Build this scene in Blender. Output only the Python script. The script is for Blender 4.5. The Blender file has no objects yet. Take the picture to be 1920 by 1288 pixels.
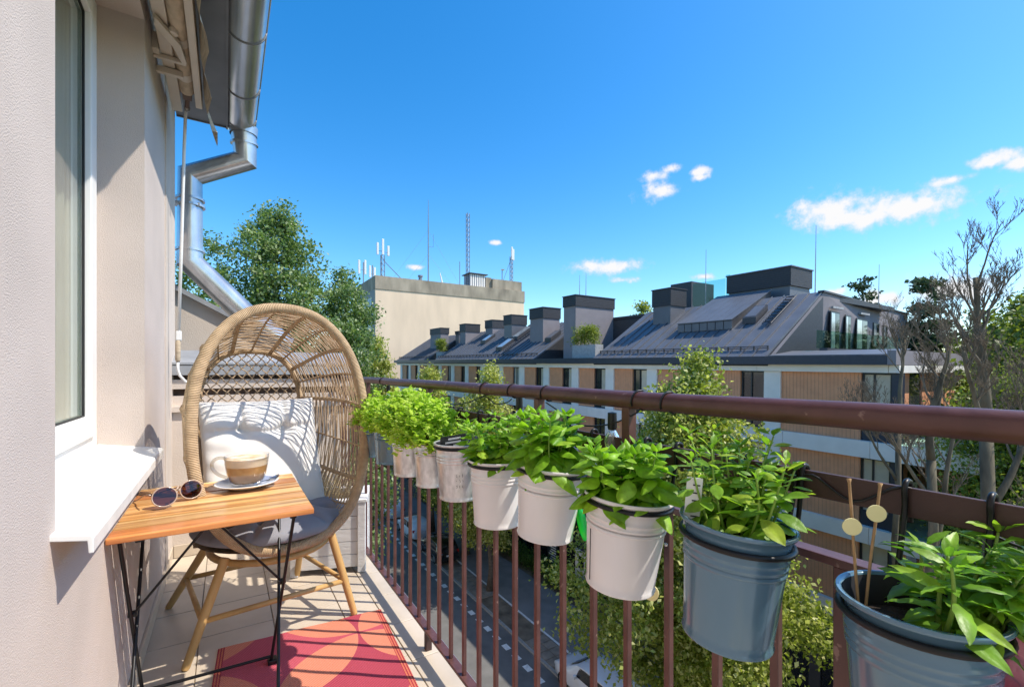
import bpy, bmesh, math, random
import numpy as np
from mathutils import Vector, Matrix, Euler
R = math.radians
random.seed(7)
rng = np.random.default_rng(7)
S = bpy.context.scene
C = S.collection

# ------------------------------------------------------------------ camera
cam = bpy.data.objects.new('camera', bpy.data.cameras.new('camera'))
C.objects.link(cam)
cam.location = (0, 0, 1.2)
cam.rotation_euler = (R(90), 0, -R(32.086))
cam.data.sensor_width = 36.0
cam.data.lens = 16.0
cam.data.shift_y = 0.0255
cam.data.clip_start = 0.02
cam.data.clip_end = 2000
S.camera = cam

# ------------------------------------------------------------------ light
SUN = Vector((0.4677, -0.3556, 0.8090))          # towards the sun
sl = bpy.data.lights.new('sun', 'SUN')
sl.energy = 2.5
sl.angle = R(0.5)
sl.color = (1.0, 0.93, 0.82)
sun = bpy.data.objects.new('sun', sl)
C.objects.link(sun)
sun.rotation_euler = SUN.to_track_quat('Z', 'Y').to_euler()
sun.location = (3, -3, 8)

W = bpy.data.worlds.new('World')
S.world = W
W.use_nodes = True
wt = W.node_tree
for nd in list(wt.nodes): wt.nodes.remove(nd)
def wn(kind, **kw):
    nd = wt.nodes.new(kind)
    for k, v in kw.items(): setattr(nd, k, v)
    return nd
def wl(a, b): wt.links.new(a, b)
sky = wn('ShaderNodeTexSky', sky_type='NISHITA')
sky.sun_disc = False
sky.sun_elevation = math.asin(SUN.z)
sky.sun_rotation = math.atan2(SUN.x, SUN.y)
sky.air_density = 1.0
sky.dust_density = 0.7
sky.ozone_density = 2.6
sky.altitude = 120
hs = wn('ShaderNodeHueSaturation'); hs.inputs['Saturation'].default_value = 1.41; hs.inputs['Hue'].default_value = .498; hs.inputs['Value'].default_value = 1.0
wl(sky.outputs[0], hs.inputs['Color'])
bg = wn('ShaderNodeBackground'); bg.inputs['Strength'].default_value = 0.113
wl(hs.outputs[0], bg.inputs['Color'])
# small fair-weather clouds at infinity: direction, half width, half height (radians)
CLOUDS = [
(0.8854,0.3763,0.2728,0.0493,0.0305),(0.9010,0.3467,0.2607,0.0498,0.0193),(0.9219,0.2883,0.2589,0.0706,0.0251),
(0.9122,0.3206,0.2552,0.0670,0.0172),(0.9357,0.1842,0.3008,0.0268,0.0110),(0.9429,0.1636,0.2900,0.0206,0.0108),
(0.9301,0.2298,0.2865,0.0282,0.0070),(0.7188,0.6003,0.3506,0.0375,0.0197),(0.7028,0.6037,0.3764,0.0277,0.0116),
(0.7209,0.5768,0.3841,0.0174,0.0085),(0.7563,0.5383,0.3719,0.0159,0.0084),(0.7585,0.5410,0.3633,0.0150,0.0066),
(0.6800,0.7010,0.2149,0.0648,0.0165),(0.7070,0.6818,0.1877,0.0280,0.0077),(0.8047,0.5643,0.1846,0.0195,0.0063),
(0.9412,0.3159,0.1196,0.0405,0.0134),(0.9641,0.2352,0.1234,0.0727,0.0199),(0.3348,0.9175,0.2149,0.0187,0.0055),
(0.9137,0.3824,0.1375,0.0200,0.0066),(0.4827,0.8336,0.2685,0.0113,0.0044)]
tc = wn('ShaderNodeTexCoord')
ns = wn('ShaderNodeTexNoise'); ns.inputs['Scale'].default_value = 34; ns.inputs['Detail'].default_value = 9; ns.inputs['Roughness'].default_value = 0.62
wl(tc.outputs['Generated'], ns.inputs['Vector'])
nsl = wn('ShaderNodeTexNoise'); nsl.inputs['Scale'].default_value = 11; nsl.inputs['Detail'].default_value = 3
wl(tc.outputs['Generated'], nsl.inputs['Vector'])
nm = wn('ShaderNodeMath', operation='MULTIPLY_ADD'); wl(ns.outputs[0], nm.inputs[0]); nm.inputs[1].default_value = 3.0; nm.inputs[2].default_value = -1.5
nb = wn('ShaderNodeMath', operation='MULTIPLY_ADD'); wl(nsl.outputs[0], nb.inputs[0]); nb.inputs[1].default_value = 1.2; nb.inputs[2].default_value = -0.6
nadd = wn('ShaderNodeMath', operation='ADD'); wl(nm.outputs[0], nadd.inputs[0]); wl(nb.outputs[0], nadd.inputs[1])
prev = None
for (cx, cy, cz, ha, hb) in CLOUDS:
    c = Vector((cx, cy, cz)).normalized()
    r = c.cross(Vector((0, 0, 1))).normalized(); u = r.cross(c).normalized()
    def dot(v):
        d = wn('ShaderNodeVectorMath', operation='DOT_PRODUCT'); wl(tc.outputs['Generated'], d.inputs[0]); d.inputs[1].default_value = v
        return d.outputs['Value']
    ln = wn('ShaderNodeCombineXYZ')
    wl(dot(r / ha), ln.inputs[0]); wl(dot(u / hb), ln.inputs[1])
    # behind the viewer: push out of range
    gt = wn('ShaderNodeMath', operation='LESS_THAN'); wl(dot(c), gt.inputs[0]); gt.inputs[1].default_value = 0.5
    g2 = wn('ShaderNodeMath', operation='MULTIPLY'); wl(gt.outputs[0], g2.inputs[0]); g2.inputs[1].default_value = 50
    wl(g2.outputs[0], ln.inputs[2])
    le = wn('ShaderNodeVectorMath', operation='LENGTH'); wl(ln.outputs[0], le.inputs[0])
    v = wn('ShaderNodeMath', operation='SUBTRACT'); v.inputs[0].default_value = 1.30; wl(le.outputs['Value'], v.inputs[1])
    if prev is None: prev = v.outputs[0]
    else:
        mx = wn('ShaderNodeMath', operation='SMOOTH_MAX'); wl(prev, mx.inputs[0]); wl(v.outputs[0], mx.inputs[1]); mx.inputs[2].default_value = 0.25
        prev = mx.outputs[0]
sm = wn('ShaderNodeMath', operation='ADD'); wl(prev, sm.inputs[0]); wl(nadd.outputs[0], sm.inputs[1])
al = wn('ShaderNodeMapRange', interpolation_type='SMOOTHSTEP'); wl(sm.outputs[0], al.inputs['Value']); al.inputs['From Min'].default_value = -0.05; al.inputs['From Max'].default_value = 1.15
cr = wn('ShaderNodeValToRGB'); wl(al.outputs[0], cr.inputs[0])
cr.color_ramp.elements[0].color = (0.62, 0.72, 0.88, 1); cr.color_ramp.elements[1].color = (0.97, 0.97, 0.98, 1)
bg2 = wn('ShaderNodeBackground'); wl(cr.outputs[0], bg2.inputs['Color']); bg2.inputs['Strength'].default_value = 0.425
mixw = wn('ShaderNodeMixShader'); wl(al.outputs[0], mixw.inputs[0]); wl(bg.outputs[0], mixw.inputs[1]); wl(bg2.outputs[0], mixw.inputs[2])
wo = wn('ShaderNodeOutputWorld'); wl(mixw.outputs[0], wo.inputs['Surface'])

S.view_settings.view_transform = 'Standard'
S.view_settings.look = 'None'
S.view_settings.exposure = 1.24
S.view_settings.gamma = 1.0
S.view_settings.use_curve_mapping = False
S.render.engine = 'CYCLES'
S.cycles.max_bounces = 8
S.cycles.transparent_max_bounces = 12

# ------------------------------------------------------------------ materials
MATS = {}
def M(name, col=(.5, .5, .5), rough=.6, metal=0., var=.12, scale=8., bump=0., bscale=60., spec=.5,
      coat=0., col2=None, stretch=(1, 1, 1), detail=4, alpha=None, trans=0., ior=1.45, objvar=0.):
    m = bpy.data.materials.new(name); m.use_nodes = True
    t = m.node_tree; p = t.nodes['Principled BSDF']
    p.inputs['Roughness'].default_value = rough
    p.inputs['Metallic'].default_value = metal
    p.inputs['Specular IOR Level'].default_value = spec
    p.inputs['Coat Weight'].default_value = coat
    p.inputs['Coat Roughness'].default_value = 0.12
    p.inputs['Transmission Weight'].default_value = trans
    p.inputs['IOR'].default_value = ior
    p.inputs['Base Color'].default_value = (*col, 1)
    g = t.nodes.new('ShaderNodeNewGeometry')
    mp = t.nodes.new('ShaderNodeMapping'); mp.inputs['Scale'].default_value = stretch
    t.links.new(g.outputs['Position'], mp.inputs['Vector'])
    if var > 0 or col2:
        n = t.nodes.new('ShaderNodeTexNoise'); n.inputs['Scale'].default_value = scale; n.inputs['Detail'].default_value = detail
        t.links.new(mp.outputs[0], n.inputs['Vector'])
        r = t.nodes.new('ShaderNodeValToRGB')
        a = tuple(max(0, c * (1 - var)) for c in col); b = tuple(min(1, c * (1 + var)) for c in (col2 or col))
        r.color_ramp.elements[0].position = .3; r.color_ramp.elements[1].position = .7
        r.color_ramp.elements[0].color = (*a, 1); r.color_ramp.elements[1].color = (*b, 1)
        t.links.new(n.outputs[0], r.inputs[0]); t.links.new(r.outputs[0], p.inputs['Base Color'])
    if objvar > 0:
        oi = t.nodes.new('ShaderNodeObjectInfo'); mr = t.nodes.new('ShaderNodeMapRange'); mr.inputs['To Min'].default_value = 1 - objvar; mr.inputs['To Max'].default_value = 1 + objvar
        t.links.new(oi.outputs['Random'], mr.inputs[0]); hv = t.nodes.new('ShaderNodeHueSaturation'); t.links.new(mr.outputs[0], hv.inputs['Value'])
        t.links.new(p.inputs['Base Color'].links[0].from_socket, hv.inputs['Color']); t.links.new(hv.outputs[0], p.inputs['Base Color'])
    if bump > 0:
        n2 = t.nodes.new('ShaderNodeTexNoise'); n2.inputs['Scale'].default_value = bscale; n2.inputs['Detail'].default_value = 5
        t.links.new(mp.outputs[0], n2.inputs['Vector'])
        bp = t.nodes.new('ShaderNodeBump'); bp.inputs['Strength'].default_value = bump; bp.inputs['Distance'].default_value = .01
        t.links.new(n2.outputs[0], bp.inputs['Height']); t.links.new(bp.outputs[0], p.inputs['Normal'])
    MATS[name] = m
    return m
def leafmat(name, c1, c2, c3=None, trans=.35, rough=.45, spec=.35, fine=0):
    m = bpy.data.materials.new(name); m.use_nodes = True
    t = m.node_tree; p = t.nodes['Principled BSDF']; out = t.nodes['Material Output']
    g = t.nodes.new('ShaderNodeNewGeometry'); oi = t.nodes.new('ShaderNodeObjectInfo')
    ad = t.nodes.new('ShaderNodeMath'); ad.operation = 'ADD'
    t.links.new(g.outputs['Random Per Island'], ad.inputs[0]); t.links.new(oi.outputs['Random'], ad.inputs[1])
    fr = t.nodes.new('ShaderNodeMath'); fr.operation = 'FRACT'; t.links.new(ad.outputs[0], fr.inputs[0])
    r = t.nodes.new('ShaderNodeValToRGB')
    r.color_ramp.elements[0].color = (*c1, 1); r.color_ramp.elements[1].color = (*c2, 1)
    if c3:
        r.color_ramp.elements[1].position = .66
        e = r.color_ramp.elements.new(1.0); e.color = (*c3, 1)
    t.links.new(fr.outputs[0], r.inputs[0]); t.links.new(r.outputs[0], p.inputs['Base Color'])
    if fine:
        # blotches and puckers inside one leaf
        no = t.nodes.new('ShaderNodeTexNoise'); no.inputs['Scale'].default_value = fine; no.inputs['Detail'].default_value = 5
        t.links.new(g.outputs['Position'], no.inputs['Vector'])
        mr = t.nodes.new('ShaderNodeMapRange'); mr.inputs['From Min'].default_value = .3; mr.inputs['From Max'].default_value = .7; mr.inputs['To Min'].default_value = .62; mr.inputs['To Max'].default_value = 1.3
        t.links.new(no.outputs[0], mr.inputs[0])
        hv = t.nodes.new('ShaderNodeHueSaturation'); t.links.new(mr.outputs[0], hv.inputs['Value']); t.links.new(r.outputs[0], hv.inputs['Color'])
        r = hv; t.links.new(hv.outputs[0], p.inputs['Base Color'])
        bq = t.nodes.new('ShaderNodeBump'); bq.inputs['Strength'].default_value = .5; bq.inputs['Distance'].default_value = .004
        t.links.new(no.outputs[0], bq.inputs['Height']); t.links.new(bq.outputs[0], p.inputs['Normal'])
    p.inputs['Roughness'].default_value = rough; p.inputs['Specular IOR Level'].default_value = spec
    tr = t.nodes.new('ShaderNodeBsdfTranslucent'); 
    mu = t.nodes.new('ShaderNodeMixRGB'); mu.blend_type = 'MULTIPLY'; mu.inputs[0].default_value = 1; mu.inputs[2].default_value = (1.35, 1.5, .7, 1)
    t.links.new(r.outputs[0], mu.inputs[1]); t.links.new(mu.outputs[0], tr.inputs[0])
    mx = t.nodes.new('ShaderNodeMixShader'); mx.inputs[0].default_value = trans
    t.links.new(p.outputs[0], mx.inputs[1]); t.links.new(tr.outputs[0], mx.inputs[2]); t.links.new(mx.outputs[0], out.inputs['Surface'])
    MATS[name] = m
    return m
def wrapmat(name, col, col2, freq):
    """rope wound round a tube: fine ridges across uv.x"""
    m = M(name, col, rough=.75, var=.15, scale=25, col2=col2)
    t = m.node_tree; p = t.nodes['Principled BSDF']
    uv = t.nodes.new('ShaderNodeUVMap')
    w = t.nodes.new('ShaderNodeTexWave'); w.wave_type = 'BANDS'; w.bands_direction = 'X'; w.inputs['Scale'].default_value = freq; w.inputs['Distortion'].default_value = .6
    w.inputs['Detail Scale'].default_value = 3
    t.links.new(uv.outputs[0], w.inputs['Vector'])
    b = t.nodes.new('ShaderNodeBump'); b.inputs['Strength'].default_value = .9; b.inputs['Distance'].default_value = .004
    t.links.new(w.outputs['Fac'], b.inputs['Height']); t.links.new(b.outputs[0], p.inputs['Normal'])
    return m

# ------------------------------------------------------------------ mesh helpers
class MB:
    def __init__(s): s.v = []; s.f = []; s.uv = None
    def add(s, vs, fs):
        o = len(s.v); s.v += [tuple(p) for p in vs]; s.f += [tuple(i + o for i in q) for q in fs]; return s
    def box(s, a, b):
        x0, y0, z0 = (min(a[i], b[i]) for i in range(3)); x1, y1, z1 = (max(a[i], b[i]) for i in range(3))
        return s.add([(x0,y0,z0),(x1,y0,z0),(x1,y1,z0),(x0,y1,z0),(x0,y0,z1),(x1,y0,z1),(x1,y1,z1),(x0,y1,z1)],
                     [(0,3,2,1),(4,5,6,7),(0,1,5,4),(1,2,6,5),(2,3,7,6),(3,0,4,7)])
    def hexa(s, q0, q1):
        """two quads joined"""
        return s.add(list(q0) + list(q1), [(3,2,1,0),(4,5,6,7),(0,1,5,4),(1,2,6,5),(2,3,7,6),(3,0,4,7)])
    def prism(s, poly, d):
        n = len(poly); d = Vector(d); a = [Vector(p) for p in poly]
        return s.add(a + [p + d for p in a], [tuple(range(n))[::-1], tuple(range(n, 2 * n))] + [(i, (i + 1) % n, n + (i + 1) % n, n + i) for i in range(n)])
    def tube(s, pts, r, n=8, closed=False, cap=True):
        P = [Vector(p) for p in pts]; m = len(P)
        if m < 2: return s
        rr = r if hasattr(r, '__len__') else [r] * m
        o = len(s.v); T = []
        for i in range(m):
            if closed: t = P[(i + 1) % m] - P[i - 1]
            elif i == 0: t = P[1] - P[0]
            elif i == m - 1: t = P[-1] - P[-2]
            else: t = (P[i + 1] - P[i]).normalized() + (P[i] - P[i - 1]).normalized()
            if t.length < 1e-9: t = Vector((0, 0, 1))
            T.append(t.normalized())
        up = Vector((0, 0, 1)) if abs(T[0].z) < .9 else Vector((1, 0, 0))
        nrm = (up - T[0] * up.dot(T[0])).normalized()
        for i in range(m):
            nrm = nrm - T[i] * nrm.dot(T[i])
            if nrm.length < 1e-6: nrm = T[i].orthogonal()
            nrm.normalize(); bn = T[i].cross(nrm)
            for k in range(n):
                a = 2 * math.pi * k / n
                s.v.append(tuple(P[i] + (nrm * math.cos(a) + bn * math.sin(a)) * rr[i]))
        for i in range(m if closed else m - 1):
            j = (i + 1) % m
            for k in range(n):
                l = (k + 1) % n
                s.f.append((o + i * n + k, o + i * n + l, o + j * n + l, o + j * n + k))
        if cap and not closed and n > 2:
            s.f.append(tuple(o + k for k in range(n))[::-1]); s.f.append(tuple(o + (m - 1) * n + k for k in range(n)))
        return s
    def lathe(s, prof, c=(0, 0, 0), n=24, sx=1., sy=1., capb=False, capt=False):
        o = len(s.v); m = len(prof)
        for (r, z) in prof:
            for k in range(n):
                a = 2 * math.pi * k / n
                s.v.append((c[0] + r * math.cos(a) * sx, c[1] + r * math.sin(a) * sy, c[2] + z))
        for i in range(m - 1):
            for k in range(n):
                l = (k + 1) % n
                s.f.append((o + i * n + k, o + i * n + l, o + (i + 1) * n + l, o + (i + 1) * n + k))
        if capb: s.f.append(tuple(o + k for k in range(n))[::-1])
        if capt: s.f.append(tuple(o + (m - 1) * n + k for k in range(n)))
        return s
    def grid(s, fn, nu, nv, wrap=False):
        o = len(s.v)
        for i in range(nu + 1):
            for j in range(nv + (0 if wrap else 1)): s.v.append(tuple(fn(i / nu, j / nv)))
        w = nv + (0 if wrap else 1)
        for i in range(nu):
            for j in range(nv):
                k = (j + 1) % w if wrap else j + 1
                s.f.append((o + i * w + j, o + i * w + k, o + (i + 1) * w + k, o + (i + 1) * w + j))
        return s
    def xf(s, mat, i0=0):
        for i in range(i0, len(s.v)): s.v[i] = tuple(mat @ Vector(s.v[i]))
        return s
    def mesh(s, name, mat=None, smooth=False, off=(0, 0, 0), bevel=0., bseg=2, auto=None):
        me = bpy.data.meshes.new(name)
        me.from_pydata([(x - off[0], y - off[1], z - off[2]) for x, y, z in s.v], [], s.f)
        if bevel > 0:
            bm = bmesh.new(); bm.from_mesh(me)
            es = [e for e in bm.edges if len(e.link_faces) == 2 and e.calc_face_angle(0) > .4]
            bmesh.ops.bevel(bm, geom=es, offset=bevel, segments=bseg, profile=.6, affect='EDGES')
            bm.to_mesh(me); bm.free()
        if mat: me.materials.append(MATS[mat] if isinstance(mat, str) else mat)
        if smooth:
            me.polygons.foreach_set('use_smooth', [True] * len(me.polygons))
            if auto: me.set_sharp_from_angle(angle=R(auto))
        me.update()
        return me
WL = {}
def link(o, parent=None):
    C.objects.link(o)
    if parent is not None: o.parent = parent
    return o
def thing(name, loc, label, cat, group=None):
    o = bpy.data.objects.new(name, None); o.empty_display_size = .05
    C.objects.link(o); o.location = loc; WL[o.name] = Vector(loc)
    return tag(o, label, cat, group)
def tag(o, label, cat, group=None, kind=None):
    o['label'] = label
    if cat: o['category'] = cat
    if group: o['group'] = group
    if kind: o['kind'] = kind
    return o
def wloc(p): return WL.get(p.name, Vector((0, 0, 0))) if p is not None else Vector((0, 0, 0))
def part(name, mb, mat, parent=None, smooth=False, bevel=0., bseg=2, auto=None, kind=None):
    """mesh given in world coordinates, child of parent"""
    off = wloc(parent)
    me = mb if isinstance(mb, bpy.types.Mesh) else mb.mesh(name, mat, smooth, off, bevel, bseg, auto)
    o = bpy.data.objects.new(name, me); link(o, parent); WL[o.name] = off
    if kind: o['kind'] = kind
    return o
def solo(name, mb, mat, loc, label, cat, group=None, **kw):
    """a thing that is one mesh (world coordinates), origin at loc"""
    me = mb.mesh(name, mat, kw.get('smooth', False), loc, kw.get('bevel', 0.), kw.get('bseg', 2), kw.get('auto'))
    o = bpy.data.objects.new(name, me); C.objects.link(o); o.location = loc; WL[o.name] = Vector(loc)
    return tag(o, label, cat, group)
def inst(name, me, parent, loc, rot=None, scale=None):
    o = bpy.data.objects.new(name, me); link(o, parent)
    o.location = Vector(loc) - wloc(parent)
    if rot is not None: o.rotation_euler = rot
    if scale is not None: o.scale = scale
    WL[o.name] = Vector(loc)
    return o
def struct(name, mb, mat, loc=(0, 0, 0), **kw):
    me = mb.mesh(name, mat, kw.get('smooth', False), loc)
    o = bpy.data.objects.new(name, me); C.objects.link(o); o.location = loc; o['kind'] = 'structure'; WL[o.name] = Vector(loc)
    return o
def npmesh(name, V, F, mat):
    """numpy verts (n,3), quads (m,4)"""
    me = bpy.data.meshes.new(name)
    n, m = len(V), len(F); k = F.shape[1]
    me.vertices.add(n); me.vertices.foreach_set('co', np.asarray(V, np.float32).ravel())
    me.loops.add(m * k); me.loops.foreach_set('vertex_index', np.asarray(F, np.int32).ravel())
    me.polygons.add(m); me.polygons.foreach_set('loop_start', np.arange(0, m * k, k, dtype=np.int32))
    me.polygons.foreach_set('loop_total', np.full(m, k, np.int32))
    me.update(calc_edges=True)
    me.materials.append(MATS[mat])
    return me
def tube_uv(name, pts, r, n, mat, parent, closed=False, k=1.0):
    """smooth tube with uv.x = length (for rope winding)"""
    mb = MB().tube(pts, r, n, closed)
    me = mb.mesh(name, mat, True, wloc(parent))
    P = [Vector(p) for p in pts]; L = [0.]
    for i in range(1, len(P) + (1 if closed else 0)): L.append(L[-1] + (P[i % len(P)] - P[i - 1]).length)
    uv = me.uv_layers.new(name='UVMap')
    nseg = len(P) if closed else len(P) - 1
    for fi, pl in enumerate(me.polygons):
        if fi >= nseg * n: break
        i = fi // n; kk = fi % n
        cs = [(L[i], kk / n), (L[i], (kk + 1) / n), (L[i + 1], (kk + 1) / n), (L[i + 1], kk / n)]
        for li, c in zip(pl.loop_indices, cs): uv.data[li].uv = (c[0] * k, c[1])
    o = bpy.data.objects.new(name, me); link(o, parent); WL[o.name] = wloc(parent)
    return o

# ================================================================== balcony materials
M('stucco', (.56, .475, .42), .9, var=.07, scale=3, bump=.34, bscale=300)
M('stucco_smooth', (.58, .50, .43), .9, var=.08, scale=4, bump=.25, bscale=110)
M('white_pvc', (.78, .77, .74), .35, var=.02)
M('sill_white', (.76, .74, .70), .4, var=.09, scale=5, stretch=(.6, 3, 1), detail=8)
M('gasket', (.02, .02, .02), .6, var=0)
M('blind', (.80, .73, .62), .85, var=.10, scale=40, stretch=(1, 1, .05))
M('zinc', (.54, .55, .56), .27, metal=.78, var=.22, scale=9, stretch=(1, .35, .5), bump=.03, bscale=12)
M('zinc_dark', (.19, .19, .19), .5, metal=.35, var=.12, scale=5)
M('flash', (.38, .39, .40), .5, metal=.5, var=.12, scale=10)
M('awn_bar', (.60, .53, .43), .45, var=.06)
M('awn_fabric', (.50, .40, .28), .9, var=.25, scale=14, stretch=(1, 1, 6))
M('tile', (.52, .44, .345), .38, var=.13, scale=3.5, bump=.04, bscale=30, objvar=.05, detail=8)
M('grout', (.30, .25, .19), .95, var=.2, scale=20)
M('slot_dark', (.15, .105, .085), .9, var=.1)
M('concrete', (.36, .34, .31), .9, var=.15, scale=4, bump=.2)
def glassmat(name, tint=(.9, .95, .93), mixf=.75, rough=.02, refl=.8):
    m = bpy.data.materials.new(name); m.use_nodes = True; t = m.node_tree; out = t.nodes['Material Output']
    t.nodes.remove(t.nodes['Principled BSDF'])
    tr = t.nodes.new('ShaderNodeBsdfTransparent'); tr.inputs[0].default_value = (*tint, 1)
    gl = t.nodes.new('ShaderNodeBsdfGlossy'); gl.inputs['Roughness'].default_value = rough
    lw = t.nodes.new('ShaderNodeLayerWeight'); lw.inputs['Blend'].default_value = .5
    pw_ = t.nodes.new('ShaderNodeMath'); pw_.operation = 'POWER'; pw_.inputs[1].default_value = 4.0; t.links.new(lw.outputs['Facing'], pw_.inputs[0])
    ma = t.nodes.new('ShaderNodeMath'); ma.operation = 'MULTIPLY_ADD'; ma.inputs[1].default_value = refl; ma.inputs[2].default_value = 1 - mixf
    t.links.new(pw_.outputs[0], ma.inputs[0])
    mx = t.nodes.new('ShaderNodeMixShader'); t.links.new(ma.outputs[0], mx.inputs[0])
    t.links.new(tr.outputs[0], mx.inputs[1]); t.links.new(gl.outputs[0], mx.inputs[2]); t.links.new(mx.outputs[0], out.inputs['Surface'])
    MATS[name] = m
glassmat('window_glass', (.86, .9, .88), .9)
glassmat('balustrade_glass', (.66, .84, .78), .985, refl=.2)

# brick-red railing paint
M('rail_paint', (.098, .042, .036), .36, var=.22, scale=18, bump=.12, bscale=45, spec=.5)
def chips(name, col, amount=.70):
    t = MATS[name].node_tree; p = t.nodes['Principled BSDF']
    g = t.nodes.new('ShaderNodeNewGeometry'); n = t.nodes.new('ShaderNodeTexNoise'); n.inputs['Scale'].default_value = 55; n.inputs['Detail'].default_value = 6
    n2 = t.nodes.new('ShaderNodeTexNoise'); n2.inputs['Scale'].default_value = 5
    t.links.new(g.outputs['Position'], n.inputs['Vector']); t.links.new(g.outputs['Position'], n2.inputs['Vector'])
    a = t.nodes.new('ShaderNodeMath'); a.operation = 'MULTIPLY_ADD'; a.inputs[1].default_value = .35; t.links.new(n2.outputs[0], a.inputs[0]); t.links.new(n.outputs[0], a.inputs[2])
    r = t.nodes.new('ShaderNodeMapRange'); r.inputs['From Min'].default_value = amount + .13; r.inputs['From Max'].default_value = amount + .17; t.links.new(a.outputs[0], r.inputs[0])
    mx = t.nodes.new('ShaderNodeMixRGB'); src = p.inputs['Base Color'].links[0].from_socket
    t.links.new(src, mx.inputs[1]); mx.inputs[2].default_value = (*col, 1); t.links.new(r.outputs[0], mx.inputs[0]); t.links.new(mx.outputs[0], p.inputs['Base Color'])
chips('rail_paint', (.22, .13, .105), .73)
M('rail_dull', (.058, .029, .026), .5, var=.25, scale=12, bump=.1, bscale=60)

WX = -.30       # outer face of our own wall
# ------------------------------------------------------------------ our own building
home = thing('apartment_building', (WX, 3.98, 0), 'cream stucco house wall with a deep window, beside the balcony', 'building')
def wallbox(a, b, mat='stucco', nm='wall', **k): return part(nm, MB().box(a, b), mat, home, **k)
wallbox((-.9, -.8, -1.0), (WX, 1.297, 3.4))                 # beside the camera
wallbox((-.9, 1.297, -1.0), (WX, 2.504, .846))              # under the window
wallbox((-.9, 1.297, 2.706), (WX, 2.504, 3.4))              # above the window
wallbox((-.9, 2.504, -1.0), (WX, 3.262, 3.4))
wallbox((-.9, 3.262, -1.0), (WX + .006, 3.79, 3.4), 'stucco_smooth', 'wall_strip')
wallbox((-.9, 3.79, -1.0), (WX - .012, 3.985, 3.4))
wallbox((-6., -.8, -13.5), (-.9, 3.985, 5.0), 'stucco_smooth', 'inner_wall')
wallbox((-6., -28, -13.5), (WX, -.802, 3.4), 'stucco_smooth', 'facade')
wallbox((-.9, -.8, -13.5), (WX, 3.985, -1.002), 'stucco_smooth', 'facade')
part('skirting', MB().box((WX, -.8, 0.002), (WX + .012, 3.6, .075)), 'tile', home, bevel=.003)
# window
GX = -.454
win = part('window', MB().box((GX - .07, 1.297, .875), (GX, 1.35, 2.706)).box((GX - .07, 2.44, .875), (GX, 2.504, 2.706))
           .box((GX - .07, 1.35, .875), (GX, 2.44, .935)).box((GX - .07, 1.35, 2.65), (GX, 2.44, 2.706)), 'white_pvc', home, bevel=.004)
sash = MB()
for (a, b) in (((1.352, .938), (1.43, 2.648)), ((2.345, .938), (2.425, 2.648)), ((1.43, .938), (2.345, 1.02)), ((1.43, 2.57), (2.345, 2.648))):
    sash.box((GX - .06, a[0], a[1]), (GX + .014, b[0], b[1]))
part('sash', sash, 'white_pvc', win, bevel=.005)
gk = MB()
for (a, b) in (((1.43, 1.02), (1.436, 2.57)), ((2.339, 1.02), (2.345, 2.57)), ((1.436, 1.02), (2.339, 1.026)), ((1.436, 2.564), (2.339, 2.57))):
    gk.box((GX - .014, a[0], a[1]), (GX - .006, b[0], b[1]))
gk.box((GX - .02, 2.4255, .94), (GX + .006, 2.4395, 2.645))
part('gasket', gk, 'gasket', win)
part('pane', MB().box((GX - .022, 1.432, 1.022), (GX - .016, 2.343, 2.568)), 'window_glass', win)
bl = MB()
def blf(u, v):
    y = 1.36 + u * 1.06
    return (GX - .055 + .008 * math.sin(u * 75), y, .9 + v * 1.8)
bl.grid(blf, 90, 1)
part('blind', bl, 'blind', win, smooth=True)
# sill: sloping white plate with a folded lip
sl_ = MB()
y0, y1 = 1.262, 2.508
sl_.prism([(GX + .002, y0, .892), (WX + .062, y0, .858), (WX + .066, y0, .850), (WX + .066, y0, .820), (WX + .058, y0, .820), (WX + .056, y0, .846), (GX + .002, y0, .880)], (0, y1 - y0, 0))
part('window_sill', sl_, 'sill_white', home, bevel=.002)
# roof overhang above: soffit panels and fascia
so = part('soffit', MB().box((WX, -.8, 2.99), (.005, 3.97, 3.012)), 'zinc_dark', home)
part('seam', MB().box((-.004, -.8, 2.975), (.008, 3.975, 2.99)).box((WX, 3.962, 2.982), (.004, 3.974, 2.99)), 'zinc_dark', so)
part('eave', MB().prism([(-.9, -.8, 3.4), (WX, -.8, 3.012), (.005, -.8, 3.012), (.02, -.8, 3.06), (-.9, -.8, 3.75)], (0, 4.77, 0)), 'zinc_dark', home)

# back parapet with two slots and metal copings, and the lower gable behind it
par = thing('parapet_wall', (.25, 3.7, 0), 'stepped cream parapet wall with metal coping at the far end of the balcony', 'wall')
def pw(z0, z1, y, mat='stucco_smooth', nm='wall', x1=.80):
    part(nm, MB().box((WX - .012, y, z0), (x1, 3.82, z1)), mat, par)
pw(-.6, .93, 3.60); pw(.93, .965, 3.575, 'stucco_smooth', 'ledge'); pw(.965, 1.03, 3.61)
pw(1.03, 1.075, 3.70, 'slot_dark', 'slot'); pw(1.075, 1.135, 3.61); pw(1.135, 1.165, 3.70, 'slot_dark', 'slot')
pw(1.165, 1.225, 3.585, 'flash', 'coping'); pw(1.225, 1.245, 3.63, 'zinc_dark', 'coping')
part('coping', MB().prism([(WX, 3.59, 1.245), (WX, 3.9, 1.335), (WX, 3.9, 1.315), (WX, 3.59, 1.232)], (1.10, 0, 0)), 'flash', par)
part('skirting', MB().box((WX + .014, 3.588, 0.002), (.78, 3.6, .08)), 'tile', par, bevel=.003)
gab = thing('gable_wall', (0, 4.5, 0), 'beige gable wall with a sloping metal edge behind the wicker chair', 'wall')
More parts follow.
